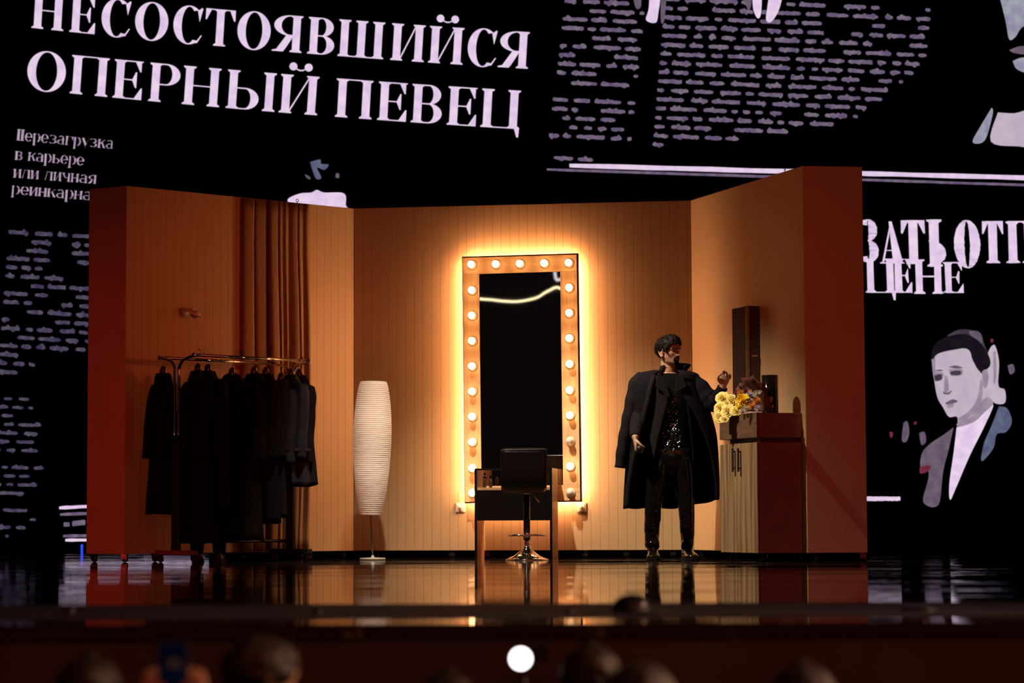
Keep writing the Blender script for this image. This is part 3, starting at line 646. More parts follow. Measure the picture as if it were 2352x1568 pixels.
# ------------------------------------------------------------------ paper floor lamp
YL = 20.35
bx = P(856, 1278, YL).x
fl = thing('floor_lamp', 'white ribbed paper floor lamp with barrel shade by the left wall corner', 'floor lamp', (bx, YL, 0))
MB().lathe([(.107, 0), (.107, .014), (.104, .018), (.015, .022), (.008, .04)], Matrix.Translation((bx, YL, 0)), 40).build('base', M_grey, fl)
sb_, st_ = P(851.5, 1182, YL), P(858, 876, YL)
MB().tube([(bx, YL, .018), sb_, lerp(sb_, st_, .2)], .0065, 10).build('pole', pm('dark steel pole', (.16, .15, .13), .35, metal=.7), fl)
prof = spline([(.094, 0), (.118, .12), (.139, .27), (.154, .46), (.158, .60), (.153, .74), (.138, .88), (.120, .97), (.104, 1.0)], 40)
axis = st_ - sb_; rings = []; N = 72; nr = 66
TL = axis.to_track_quat('Z', 'Y').to_matrix().to_4x4(); Lh = axis.length
rows = 330
for i in range(rows + 1):
    v = i / rows; k = v * (len(prof) - 1); r = lerp(prof[int(k)][0], prof[min(int(k) + 1, len(prof) - 1)][0], k - int(k)) ;
    # remap: prof second value is not uniform in the index
    r = table([(b_, a_) for a_, b_ in prof], v)
    row = []
    for j in range(N):
        a = 2 * PI * j / N
        ph = v * nr * PI + .5 * noise.noise(Vector((math.cos(a) * 1.5, math.sin(a) * 1.5, v * 9)))
        rib = .0042 * (abs(math.sin(ph)) - .5) * (.8 + .5 * noise.noise(Vector((math.cos(a) * 2, math.sin(a) * 2, v * 30))))
        cr = .0014 * noise.noise(Vector((math.cos(a) * 9, math.sin(a) * 9, v * 70)))
        rr_ = r + rib + cr
        row.append(sb_ + TL @ Vector((rr_ * math.cos(a), rr_ * math.sin(a), v * Lh)))
    rings.append(row)
m, t, b = nodes('white rice paper'); L = t.links.new
nz = t.nodes.new('ShaderNodeTexNoise'); nz.inputs['Scale'].default_value = 40; rp = t.nodes.new('ShaderNodeValToRGB'); rp.color_ramp.elements[0].color = (.80, .76, .70, 1); rp.color_ramp.elements[1].color = (.92, .89, .84, 1); L(nz.outputs['Fac'], rp.inputs[0]); L(rp.outputs[0], b.inputs['Base Color'])
b.inputs['Roughness'].default_value = .9; b.inputs['Specular IOR Level'].default_value = .1
tr = t.nodes.new('ShaderNodeBsdfTranslucent'); L(rp.outputs[0], tr.inputs[0]); mxs = t.nodes.new('ShaderNodeMixShader'); mxs.inputs[0].default_value = .35
out = t.nodes['Material Output']; L(b.outputs[0], mxs.inputs[1]); L(tr.outputs[0], mxs.inputs[2]); L(mxs.outputs[0], out.inputs[0])
MB().loft(rings, caps=False).build('shade', m, fl)
for v in (.0, 1.0):
    c = lerp(sb_, st_, v); r = prof[0][0] if v == 0 else prof[-1][0]
    MB().tube([c + TL @ Vector((r * math.cos(a), r * math.sin(a), 0)) for a in [2 * PI * k / 40 for k in range(40)]], .002, 6, closed=True).tube([c + TL @ Vector((-r, 0, 0)), c + TL @ Vector((r, 0, 0))], .0015, 6).build('wire_ring', M_grey, fl)
c = lerp(sb_, st_, .35)
blb = MB().ball(c, .035, 10).build('bulb', glow('fill bulb', (1.0, .74, .54), 7.0, .02), fl)  # glowing bulbs added inside to brighten the paper shade
c = lerp(sb_, st_, .72)
MB().ball(c, .035, 10).build('bulb', glow('upper fill bulb', (1.0, .74, .54), 7.0, .02), fl)

# ------------------------------------------------------------------ clothes rack
FL0, FL1 = P(446, 815, 19.30), P(708, 829, 20.12)            # front rail ends
zr = (FL0.z + FL1.z) / 2; FL0.z = FL1.z = zr
ax = (FL1 - FL0).normalized(); pr_ = Vector((-ax.y, ax.x, 0))   # towards the wall
BK0, BK1 = FL0 + pr_ * .445, FL1 + pr_ * .445
mid0, mid1 = (FL0 + BK0) / 2, (FL1 + BK1) / 2
rack = thing('clothes_rack', 'chrome double rail clothes rack on castors full of dark coats', 'clothes rack', (((mid0 + mid1) / 2).x, ((mid0 + mid1) / 2).y, 0))
for a, b in ((FL0, FL1), (BK0, BK1)):
    MB().tube([a, b], .0125, 14).build('rail', M_chrome, rack)
    for c, d in ((a, -ax), (b, ax)):
        MB().tube([c - d * .004, c + d * .012, c + d * .018], [.019, .019, .013], 16).build('end_cap', M_chrome, rack)
    for k in range(7):
        c = lerp(a, b, .08 + k * .14); MB().ball(c + Vector((0, 0, .013)), .005, 6).build('rail_stud', M_chrome, rack)
for c in (FL0 + ax * .06, FL1 - ax * .06): MB().tube([c + Vector((0, 0, .01)), c + Vector((0, 0, .03)), c + Vector((-.008, 0, .04)), c + Vector((-.014, 0, .052))], [.005, .005, .004, .004], 8).build('clamp_screw', M_chrome, rack)
zj = .96
for f, bk in ((FL0, BK0), (FL1, BK1)):
    md = (f + bk) / 2; sgn = 1 if f is FL0 else -1
    for e, off in ((f, -.026), (bk, .026)):
        d = (e - md); foot = md + pr_ * off
        pth = [e, lerp(e, md, .45) - Vector((0, 0, .022)), lerp(e, md, .72) - Vector((0, 0, .045)), foot - Vector((0, 0, .10)), foot - Vector((0, 0, .16)), Vector((foot.x, foot.y, zj))]
        MB().tube(spline([tuple(p) for p in pth], 6), .0125, 12).build('post', M_chrome, rack)
    T = Matrix.Translation((md.x, md.y, 0)) @ Matrix.Rotation(math.atan2(ax.y, ax.x), 4, 'Z')
    MB().box(-.016, .016, -.046, .046, .095, zj, T).build('lower_post', M_black, rack, bevel=.004)
    MB().tube([(0, -.046, zj + .01), (0, -.10, zj - .03)], .006, 8, M=T).ball((0, -.105, zj - .04), .016, 8, T).build('locking_knob', M_black, rack)
    MB().box(-.025, .025, -.25, .25, .062, .097, T).build('foot', M_wine if sgn > 0 else M_black, rack, bevel=.003)  # left foot is red to paint in the red light reflected there
    for s_ in (-.22, .22):
        p = T @ Vector((0, s_, 0)); caster(rack, p.x, p.y, .3, .062, M_cast)
lz = Z(1243, 19.85, 520)
MB().tube([Vector((mid0.x, mid0.y, lz)), Vector((mid1.x, mid1.y, lz))], .0125, 12).build('lower_rail', M_black, rack)
for f in (.02, .97):
    c = lerp(mid0, mid1, f); MB().tube([(c.x, c.y - .03, lz + .01), (c.x, c.y - .03, lz + .035), (c.x - .02, c.y - .03, lz + .04)], .004, 8).build('clamp_screw', M_black, rack)

def coat(px, rail, yaw, L, mat, label, hanglabel, name='coat', W=.44, D=.15, flare=1.25, sl=.62, collar=.07, open_=False, cuff=False, dz_=0.0, seed=0, catg='coat'):
    """a coat hanging from a hanger; px is the direction of its hook, found on the rail"""
    a, b = rail; best = None
    for k in range(400):
        p = lerp(a, b, -.05 + k / 360); e = abs(1176 + F * (CR.inverted() @ (p - EYE)).x / -(CR.inverted() @ (p - EYE)).z - px)
        if best is None or e < best[0]: best = (e, p)
    h = best[1].copy(); h.z += -.012 + dz_
    T = Matrix.Translation(h) @ Matrix.Rotation(yaw, 4, 'Z')
    hg = thing('coat_hanger', hanglabel, 'hanger', T, 'dark hangers on the rack')
    MB().tube(spline([(.0, 0, -.085), (0, 0, -.045), (.004, 0, -.03), (.016, 0, -.006), (.010, 0, .018), (-.008, 0, .024), (-.02, 0, .008)], 5), .002, 8, M=T).build('hook', M_chrome, hg)
    MB().tube(spline([(-W * .36, 0, -.225), (-W * .2, 0, -.165), (-.05, 0, -.12), (0, 0, -.105), (.05, 0, -.12), (W * .2, 0, -.165), (W * .36, 0, -.225)], 5), [(.010, .014)] * 31, 12, M=T).lathe([(.030, -.135), (.031, -.11), (.027, -.080), (.019, -.060), (.008, -.052)], T, 18).build('shoulder_bar', pm('varnished hanger', (.05, .025, .015), .15, coat=.8), hg)
    g = thing(name, label, catg, T @ Matrix.Translation((0, 0, -.10)), 'dark coats on the rack')
    rs = random.Random(seed); rings = []; N = 44; o1, o2 = rs.uniform(0, 9), rs.uniform(0, 9)
    wt = [(0, .055), (.03, .085), (.07, W * .36), (.12, W * .49), (.17, W * .51), (.35, W * .50), (.55, W * .50), (L, W * .5 * flare)]
    dt = [(0, .055), (.05, .062), (.12, D * .34), (.2, D * .5), (.5, D * .52), (L, D * .58)]
    nz_ = 34
    for i in range(nz_ + 1):
        zz = L * (i / nz_) ** 1.15; wx, dy = table(wt, zz), table(dt, zz); row = []
        amp = .016 * max(0, zz - .25) / L + .003
        for j in range(N):
            q_ = 2 * PI * j / N; c, s_ = math.cos(q_), math.sin(q_)
            x = wx * math.copysign(abs(c) ** .8, c); y = dy * math.copysign(abs(s_) ** .8, s_)
            fo = amp * (math.sin(q_ * 5 + o1 + zz * 1.5) + .7 * noise.noise(Vector((c * 2 + o2, s_ * 2, zz * 3))))
            y += fo * (1.6 if abs(c) < .9 else .6); x += fo * .5
            if open_ and s_ < 0:                                  # the front stands open in a V down from the neck
                vw = max(0, .055 * (1 - zz / .55)); y += .05 * max(0, 1 - abs(x) / max(vw, .004)) * (1 if zz < .55 else 0)
            zh = zz + (.015 * math.sin(q_ * 3 + o1) if i == nz_ else 0)
            row.append(T @ Vector((x, y, -.125 - zh)))
        rings.append(row)
    MB().loft(rings, caps=True).build('body', mat, g)
    for sd in (-1, 1):
        pth = [(sd * W * .40, 0, -.235), (sd * W * .50, -.015, -.30), (sd * (W * .53), -.03, -.45), (sd * (W * .535), -.045, -.62), (sd * (W * .53), -.055, -.17 - sl)]
        sp = spline([tuple(p) for p in pth], 5); rd = []
        for k in range(len(sp)):
            v = k / (len(sp) - 1); rd.append((lerp(.060, .066, v) * (1 + .08 * noise.noise(Vector((v * 6, o1, sd)))), lerp(.075, .075, v) * (1 + .1 * noise.noise(Vector((v * 7, o2, sd))))))
        sv = MB().tube(sp, rd, 16, M=T).build('sleeve', mat, g)
        if cuff:
            e = Vector(sp[-1]) + Vector((0, 0, .06))
            MB().box(e.x - .068 * 1, e.x + .068, e.y - .082, e.y + .078, e.z - .014, e.z + .014, T).build('cuff_strap', mat, sv, bevel=.01)
    # turned-down collar round the neck
    rows = []
    for i, (r, z) in enumerate([(.052, -.125), (.056, -.112), (.062, -.115), (.074, -.150), (.086, -.150 - collar)]):
        rows.append([T @ Vector((r * 1.05 * math.cos(q_), r * .95 * math.sin(q_), z - (.03 * max(0, -math.sin(q_)) if i > 2 else 0))) for q_ in [math.radians(-68 + 316 * k / 26) for k in range(27)]])
    MB().loft(rows, closed=False).build('collar', mat, g, mods=[('SOLIDIFY', {'thickness': .005})])
    for k in range(3):
        MB().ball((.02, -table(dt, .3 + k * .13) - .008, -.42 - k * .14), .008, 6, T, 1, .5, 1).build('button', M_blackmet, g)
    return g
RF, RB = (FL0, FL1), (BK0, BK1)
ang = math.atan2(ax.y, ax.x) - PI / 2 - .42                          # hanger square to the rail
coat(375, RB, ang + .05, 1.10, M_coat, 'black coat alone at the left end of the back rail', 'hanger with the black coat at the left end of the back rail', W=.31, seed=1)
coat(455, RF, ang + .05, 1.33, M_coat, 'long black overcoat first from the left on the front rail', 'hanger with the first long overcoat on the front rail', seed=2, name='overcoat', catg='coat', W=.50, collar=.11)
coat(478, RF, ang + .25, 1.06, M_coat, 'black coat second from the left on the front rail, cuffed sleeve showing', 'hanger with the second coat from the left on the front rail', seed=3, W=.48, cuff=True)
coat(533, RF, -.12, 1.30, M_coat2, 'long charcoal overcoat turned to face the hall with open neck', 'hanger with the charcoal overcoat turned to face the hall', seed=4, name='overcoat', W=.44, open_=True, dz_=-.02)
coat(583, RF, ang + .5, 1.18, M_coat, 'black coat right of the open charcoal overcoat', 'hanger with the black coat right of the charcoal overcoat', seed=5, W=.46)
coat(610, RF, ang + .45, 1.14, M_coat2, 'charcoal raincoat with broad collar and strapped cuff left of the navy ones', 'hanger with the charcoal raincoat left of the navy coats', seed=6, name='raincoat', W=.40, cuff=True, collar=.1)
coat(645, RF, ang + .3, .84, M_navy, 'narrow dark navy coat just left of the right-hand rack post', 'hanger with the narrow navy coat left of the right-hand post', seed=7, W=.34, D=.11, dz_=-.04)
coat(668, RF, ang + .3, .88, M_navy, 'navy raincoat with strapped cuff just right of the right-hand rack post', 'hanger with the navy raincoat right of the right-hand post', seed=8, name='raincoat', W=.38, D=.12, cuff=True)
coat(688, RF, ang + .35, .88, M_coat2, 'short flared coat last on the right end of the rack', 'hanger with the flared coat at the right end of the rack', seed=9, W=.30, D=.12, flare=1.35, sl=.66)

# ------------------------------------------------------------------ cabinet at the right wall
K2, K1 = (1.633, 19.35), (1.861, 18.70)
MC = frame(K2, K1)                                            # x along the doors, y towards the wall
CL, CW = dist(K2, K1), .381
cab = thing('cabinet', 'tall oak fronted cabinet with black handles against the right wall', 'cabinet', MC @ Matrix.Translation((CL / 2, CW / 2, 0)))
zc = lambda py: P(1737, py, 18.70).z
c0, c1, c2, c3 = zc(1270), zc(1015), zc(1004), zc(947)
MB().box(0, CL, .018, CW, c0, c1, MC).build('body', M_wine, cab, bevel=.002)
MB().box(.13, CL - .01, .03, CW - .02, c1, c2, MC).build('riser', M_black, cab)
MB().box(0, CL, .018, CW, c2, c3, MC).build('top_box', M_wine, cab, bevel=.002)
MB().box(0, CL, 0, .018, c2 + .001, c3, MC).build('drawer_front', M_oakh, cab, bevel=.0015)
hx = hit(MC, 1693, 1150, 0)[0]
for x0, x1, hpx in ((0, hx - .001, 1683.3), (hx + .001, CL, 1696)):
    d = MB().box(x0, x1, 0, .018, c0, c1 - .001, MC).build('door', M_oak, cab, bevel=.0015)
    u, z0 = hit(MC, hpx, 1083, .02); z1 = hit(MC, hpx, 1029, .02)[1]
    MB().box(u - .011, u + .011, -.026, -.016, z0, z1, MC).box(u - .006, u + .006, -.018, 0, z0 + .02, z0 + .032, MC).box(u - .006, u + .006, -.018, 0, z1 - .032, z1 - .02, MC).build('handle', M_black, d, bevel=.001)
for u, v in ((.06, .06), (CL - .06, .06), (.06, CW - .06), (CL - .06, CW - .06)):
    p = MC @ Vector((u, v, 0)); caster(cab, p.x, p.y, .8, c0, M_cast)
# vase
vx = P(1769, 940, 18.86).x
M_vase = pm('black smoked glass', (.010, .006, .006), .12, var=.2, coat=.5)
vh = P(1769, 862, 18.86).z - c3
vs = thing('vase', 'tall black glass cylinder vase on the cabinet beside the flowers', 'vase', (vx, 18.86, c3))
rv = 19 / F * 18.86
MB().lathe([(rv * .96, 0), (rv, .006), (rv, vh), (rv * .94, vh), (rv * .94, .02), (.001, .018)], Matrix.Translation((vx, 18.86, c3)), 40).build('glass_body', M_vase, vs)
MB().tube([(rv * .97 * math.cos(a), rv * .97 * math.sin(a), vh) for a in [2 * PI * k / 40 for k in range(40)]], .002, 6, M=Matrix.Translation((vx, 18.86, c3)), closed=True).build('rim', M_vase, vs)
# tall narrow wall cabinet above the flowers
WO = .125
ua_, ub_ = hit(MR, 1682, 800, WO)[0], hit(MR, 1713, 800, WO)[0]
zw1, zw0 = hit(MR, 1713, 703, WO)[1], hit(MR, 1713, 905, WO)[1]
wc = thing('wall_cabinet', 'tall narrow dark wall cabinet above the flowers on the right wall', 'cabinet', MR @ Matrix.Translation(((ua_ + ub_) / 2, 0, zw0)))
MB().box(ua_, ub_, -WO, 0, zw0, zw1, MR).build('body', pm('dark brown stain', (.022, .011, .008), .8, var=.15, stretch=(1, 1, .1), spec=.05), wc, bevel=.002)
MB().box(ub_ + .0005, ub_ + .004, -WO, -WO + .028, zw0, zw1 + .004, MR).build('edge_strip', pm('olive brown edge', (.22, .17, .11), .5), wc)
MB().box(ub_ + .0005, ub_ + .003, -WO + .030, -.004, zw0, zw1 + .004, MR).build('glass_end', pm('glass with painted red reflection', (.04, .012, .018), .12, var=.2, coat=.3), wc)  # red base colour paints in the red that this mirror face reflects
uu = ub_ + .004
MB().box(uu, uu + .012, -.075, -.030, hit(MR, 1735, 819, .05)[1], hit(MR, 1735, 815, .05)[1], MR).build('handle', pm('brass handle', (.6, .35, .22), .3, metal=.8), wc)

# bouquet lying on the cabinet
bq = thing('bouquet', 'bouquet of yellow roses and mixed asters in dark red paper on the cabinet', 'flowers', MC @ Matrix.Translation((CL * .5, .1, c3)))
def axes(d):
    d = Vector(d).normalized(); x = Vector((0, 0, 1)).cross(d)
    x = x.normalized() if x.length > 1e-3 else Vector((1, 0, 0)); return x, d.cross(x), d
def rose(c, r, d, mat, rs):
    x, y, d = axes(d); mb = MB(); c = Vector(c)
    for lay, (rr_, npet, tilt_) in enumerate(((.16, 3, .02), (.36, 4, .06), (.58, 5, .14), (.80, 5, .30), (1.0, 6, .55))):
        for k in range(npet):
            a0 = 2 * PI * (k + .37 * lay) / npet + rs.uniform(-.1, .1); span = 2 * PI / npet * 1.45; rows = []
            for i in range(6):
                v = i / 5; row = []
                for j in range(7):
                    w = lerp(-1, 1, j / 6); a = a0 + span / 2 * w * (.55 + .45 * math.sin(PI * min(v, .75) / 1.5 + .3))
                    R_ = r * (rr_ * (.35 + .65 * v ** .5) + tilt_ * v * v * .55) * (1 + .06 * math.sin(3 * w + k))
                    hgt = r * (1.05 - .45 * rr_) * (v ** .8) * (1 - .16 * w * w) - r * .12 * (v > .9) * (lay > 1) + .02 * r * math.sin(5 * w + lay)
                    row.append(c + x * (R_ * math.cos(a)) + y * (R_ * math.sin(a)) + d * (hgt - r * .35))
                rows.append(row)
            mb.loft(rows, closed=False)
    return mb.build('rose', mat, bq, mods=[('SOLIDIFY', {'thickness': .0016})])
def daisy(c, r, d, mat, rs, name, n=90, thick=.09):
    x, y, d = axes(d); mb = MB(); c = Vector(c)
    for k in range(n):
        f = (k + .5) / n; th = math.acos(1 - f * 1.15); ph = k * 2.39996 + rs.uniform(-.15, .15)
        dr = (x * math.cos(ph) + y * math.sin(ph)) * math.sin(th) + d * math.cos(th); sd = dr.cross(d).normalized() if dr.cross(d).length > 1e-3 else x
        L_ = r * rs.uniform(.62, 1.08); w_ = r * thick
        up = dr.cross(sd)
        rows = []
        for i, (q_, wf, lift) in enumerate(((.25, .5, 0), (.6, .9, .04), (.85, 1.1, .05), (1.0, .5, .0))):
            p = c + dr * (L_ * q_) + d * (lift * r)
            rows.append([p - sd * w_ * wf, p + up * w_ * .35, p + sd * w_ * wf])
        mb.loft(rows, closed=False)
    mb.ball(c, r * .62, 8)
    return mb.build(name, mat, bq)
rs = random.Random(5)
M_rose = pm('pale yellow petals', (.86, .72, .22), .6, c2=(.74, .58, .16), scale=30)
M_yel = pm('bright yellow petals', (.95, .74, .02), .6, c2=(.86, .62, .02), scale=60)
M_lil = pm('lilac petals', (.50, .43, .55), .6, c2=(.34, .28, .40), scale=60)
M_wht = pm('ivory petals', (.66, .60, .48), .6, c2=(.45, .40, .32), scale=60)
M_amb = pm('amber petals', (.75, .32, .02), .6, c2=(.45, .15, .02), scale=60)
M_burg = pm('burgundy petals', (.18, .02, .03), .6, c2=(.08, .01, .02), scale=60)
for px, py, Y, r in ((1660, 914, 19.14, .044), (1681, 922, 19.10, .043), (1655, 938, 19.11, .042), (1672, 944, 19.06, .046), (1656, 958, 19.08, .042), (1690, 944, 19.03, .038), (1671, 929, 19.10, .042), (1664, 962, 19.04, .030)):
    rose(P(px, py, Y), r, (-.35 + rs.uniform(-.3, .3), -.85, .35 + rs.uniform(-.35, .35)), M_rose, rs)
for px, py, Y, r, mt, nm, n in ((1707, 921, 18.84, .052, M_yel, 'chrysanthemum', 210), (1697, 934, 18.90, .030, M_yel, 'chrysanthemum', 80), (1738, 921, 18.76, .030, M_amb, 'aster', 80), (1727, 933, 18.75, .028, M_amb, 'aster', 80), (1701, 903, 18.95, .026, M_amb, 'aster', 70), (1692, 902, 18.99, .022, M_burg, 'aster', 70), (1712, 897, 18.98, .026, M_burg, 'aster', 70), (1722, 899, 18.93, .016, M_amb, 'aster', 50),
                              (1722, 908, 18.86, .030, M_lil, 'aster', 90), (1738, 906, 18.84, .030, M_wht, 'aster', 90), (1724, 922, 18.82, .024, M_lil, 'aster', 80), (1740, 938, 18.72, .024, M_lil, 'aster', 80), (1713, 938, 18.78, .026, M_wht, 'aster', 80), (1705, 944, 18.80, .020, M_wht, 'aster', 60), (1733, 914, 18.86, .018, M_lil, 'aster', 60), (1746, 900, 18.86, .014, M_wht, 'aster', 50), (1694, 916, 18.98, .022, M_burg, 'aster', 60)):
    daisy(P(px, py, Y), r * 1.15, (-.25 + rs.uniform(-.3, .3), -.9, .35 + rs.uniform(-.3, .3)), mt, rs, nm, n * 2, .055 if n > 60 else .08)
M_paper = pm('dark red wrapping paper', (.115, .035, .03), .55, var=.25, scale=12, bump=.004)
rows = []
for i in range(9):                                            # paper fan behind the flowers, mouth towards the hall
    v = i / 8; row = []
    for j in range(33):
        a = math.radians(lerp(-10, 190, j / 32)); R_ = lerp(.02, 1.0, v ** .8) * (1 + (.05 * math.sin(j * 1.1) + .04 * math.sin(j * 2.7)) * v)
        row.append(MC @ Vector((lerp(.50, .445, v) - R_ * .27 * math.cos(a), lerp(.26, .05, v) + .012 * math.sin(j * 1.9) * v, c3 + .02 + R_ * .265 * math.copysign(abs(math.sin(a)) ** .6, math.sin(a)) * (1 if math.sin(a) > 0 else .1))))
    rows.append(row)
MB().loft(rows, closed=False).build('wrapping_paper', M_paper, bq, mods=[('SOLIDIFY', {'thickness': .0012})])
mb = MB()
for k in range(7):
    e = MC @ Vector((.44 + rs.uniform(-.02, .02), .20, c3 + .02)); mb.tube([MC @ Vector((.25 + k * .03, .03, c3 + .035)), e], .003, 6)
mb.build('stems', pm('green stems', (.05, .09, .02), .6), bq)

# ------------------------------------------------------------------ people
WT = [(0, .026), (.008, .038), (.03, .054), (.06, .064), (.10, .071), (.14, .076), (.17, .073), (.195, .058), (.212, .036), (.224, .006)]
FT = [(0, .066), (.008, .081), (.02, .087), (.032, .083), (.05, .090), (.07, .091), (.105, .087), (.13, .096), (.16, .094), (.19, .076), (.21, .048), (.224, .006)]
BT = [(0, .0), (.02, .02), (.04, .045), (.07, .072), (.10, .092), (.14, .102), (.18, .092), (.20, .072), (.215, .042), (.224, .006)]
def head_pt(z, ph, grow=0.0, face=True):
    c, s_ = math.cos(ph), math.sin(ph); w = table(WT, z) + grow; f = (table(FT, z) if c > 0 else table(BT, z)) + grow
    x = w * math.copysign(abs(s_) ** .92, s_); y = f * math.copysign(abs(c) ** .92, c); d = 0
    if face and c > 0:
        a = abs((ph + PI) % (2 * PI) - PI)
        g = lambda m_, s: math.exp(-((a - m_) / s) ** 2)
        gz = lambda m_, s: math.exp(-((z - m_) / s) ** 2)
        ns = table([(.064, 0), (.070, .75), (.079, 1.0), (.09, .8), (.12, .18), (.13, 0)], z)
        d += .029 * ns * g(0, .15) + .006 * gz(.076, .006) * g(.22, .08)
        d -= .020 * g(.38, .20) * gz(.113, .012); d += .010 * gz(.131, .008) * g(.30, .34)
        d += .006 * g(.75, .25) * gz(.094, .016) - .005 * g(.85, .3) * gz(.055, .018)
        d += .005 * g(0, .28) * (gz(.055, .005) + gz(.042, .005)) - .004 * g(0, .3) * gz(.0485, .0028) - .004 * g(0, .25) * gz(.031, .005)
        d += .004 * g(.40, .12) * gz(.112, .006)
    return x + d * s_, y + d * c, z
def head(mb, T, face=True, dz=.0045, n=72):
    rings = []; k = int(.224 / dz)
    for i in range(k + 1):
        z = .224 * i / k; rings.append([T @ Vector(head_pt(z, 2 * PI * j / n, 0, face)) for j in range(n)])
    mb.loft(rings)
    for sd in (-1, 1):                                         # ears
        E = T @ Matrix.Translation((sd * .073, -.008, .098)) @ Matrix.Rotation(sd * -.35, 4, 'Z')
        mb.tube(spline([(0, .012, -.022), (sd * .008, -.004, -.03), (sd * .012, -.018, -.012), (sd * .016, -.026, .012), (sd * .015, -.016, .032), (sd * .010, .004, .032), (sd * .002, .014, .018)], 4), .0058, 8, M=E)
        mb.ball((sd * .003, -.004, .0), .018, 8, E, .45, 1.0, 1.5)
def faceT(origin, fwd):
    f = Vector((fwd[0], fwd[1], 0)).normalized(); s_ = Vector((f.y, -f.x, 0))
    m = Matrix((( s_.x, f.x, 0, origin[0]), (s_.y, f.y, 0, origin[1]), (0, 0, 1, origin[2]), (0, 0, 0, 1))); return m
def hair_cap(T, line_, grow, parent, mat=None, quiff=0.0, seed=1, name='hair'):
    rows = []; n = 80; top = .224
    for i in range(30):
        row = []
        for j in range(n):
            ph = 2 * PI * j / n; a = abs((ph + PI) % (2 * PI) - PI); z0 = table(line_, a); z = lerp(z0, top, (i / 29) ** .9)
            v = i / 29; edge = min(1, v * 5 + .12)
            gr = grow * edge + quiff * max(0, math.cos(a)) ** 1.5 * max(0, (z - .165) / .06)
            gr += .005 * edge * noise.noise(Vector((math.cos(ph) * 3, math.sin(ph) * 3, z * 45 + seed))) + .006 * edge * noise.noise(Vector((math.cos(ph) * 11, math.sin(ph) * 11, z * 20 + seed)))
            x, y, zz = head_pt(z, ph, gr, False)
            up = (z - .15) / .075; row.append(T @ Vector((x, y + quiff * .5 * max(0, up) * max(0, math.cos(a)), zz + max(0, up) ** 2 * (grow + quiff * .55 * (.6 + .4 * math.cos(a))))))
        rows.append(row)
    mb = MB(); mb.loft(rows, caps=False)
    mb.add(rows[-1], [tuple(range(n))], True)
    return mb.build(name, mat or M_hair, parent, mods=[('SOLIDIFY', {'thickness': .006, 'offset': -1})])
def hand(mb, o, ex, ey, ez, curls, thumb=((.35, .5), .0), sc=1.0):
    """palm with four unequal fingers and a thumb; ex along the fingers, ey to the thumb side, ez the back of the hand"""
    o = Vector(o); ex, ey, ez = [Vector(v).normalized() for v in (ex, ey, ez)]
    W_ = lambda x, y, z: o + (ex * x + ey * y + ez * z) * sc
    rings = []
    for x, hw_, th_, cy in ((-.03, .026, .021, 0), (-.005, .029, .020, 0), (.02, .037, .017, .002), (.05, .042, .015, .002), (.08, .042, .013, .0), (.094, .038, .010, 0)):
        rings.append([W_(x, cy + hw_ * math.cos(a), th_ * math.sin(a)) for a in [2 * PI * k / 18 for k in range(18)]])
    mb.loft(rings)
    for (y0, L_, r), cu in zip(((.030, .072, .0088), (.0105, .080, .0090), (-.010, .074, .0086), (-.029, .058, .0078)), curls):
        p = [(.086, y0, -.001)]; a = 0; segs = (L_ * .48, L_ * .30, L_ * .24)
        for sl_, c_ in zip(segs, cu):
            a += c_; x, y, z = p[-1]; p.append((x + sl_ * math.cos(a), y * 1.0 + (y0 * .06), z - sl_ * math.sin(a)))
        pts = [(.075, y0 * .97, 0)] + p; sp = spline(pts, 4); m_ = len(sp)
        mb.tube([W_(*q_) for q_ in sp], [r * sc * (1.0 - .18 * k / m_) * (1.06 if k % 4 == 0 else 1) for k in range(m_)], 10)
        mb.ball(W_(*sp[-1]), r * .84 * sc, 6)
    tp = spline(thumb, 4); m_ = len(tp)
    mb.tube([W_(*q_) for q_ in tp], [.0125 * sc * (1.05 - .3 * k / m_) for k in range(m_)], 10); mb.ball(W_(*tp[-1]), .0092 * sc, 6)

YM = 19.7
def Q(px, py, dy=0.0): return P(px, py, YM + dy)
man = thing('person', 'man in long open black coat standing right of the mirror, microphone in hand', 'person', (Q(1540, 1287).x, YM, 0))
U = lambda px: px / F * YM                                    # pixels at the man's depth to metres
body = MB()
def ring(px, py, hw_, hd, dy=0.0, n=28, p=.85):
    c = Q(px, py, dy); w = U(hw_)
    return [c + Vector((w * math.copysign(abs(math.cos(a)) ** p, math.cos(a)), hd * math.copysign(abs(math.sin(a)) ** p, math.sin(a)), 0)) for a in [2 * PI * k / n for k in range(n)]]
body.loft([ring(1541, 1078, 38, .10), ring(1541, 1050, 48, .125), ring(1541, 1015, 45, .12), ring(1541, 985, 43, .115), ring(1540, 945, 48, .125), ring(1539, 905, 53, .13), ring(1538, 880, 56, .11), ring(1536, 868, 40, .075), ring(1534, 857, 22, .060)])
fwd = Vector((.80, -.60, 0)); HO = Q(1535, 839, -.02)
HT = faceT(HO, fwd)
body.tube([Q(1534, 868, .01), Q(1534, 850, .0), Q(1534, 832, 0.0), Q(1534, 815, .005)], [(.068, .068), (.060, .060), (.057, .058), (.055, .06)], 20)
head(body, HT)
def limb(pts, rad, n=14): body.tube(spline([tuple(p) for p in pts], 6), [table([(i / (len(rad) - 1), r) for i, r in enumerate(rad)], k / (6 * (len(pts) - 1))) for k in range(6 * (len(pts) - 1) + 1)], n)
wr, wl_ = Q(1459, 1006, -.24), Q(1661, 887, -.20)
limb([Q(1492, 872, .0), Q(1474, 915, .0), Q(1464, 962, -.06), wr], [.058, .052, .045, .029])
limb([Q(1588, 872, .0), Q(1618, 905, -.02), Q(1640, 928, -.08), wl_], [.058, .052, .046, .028])
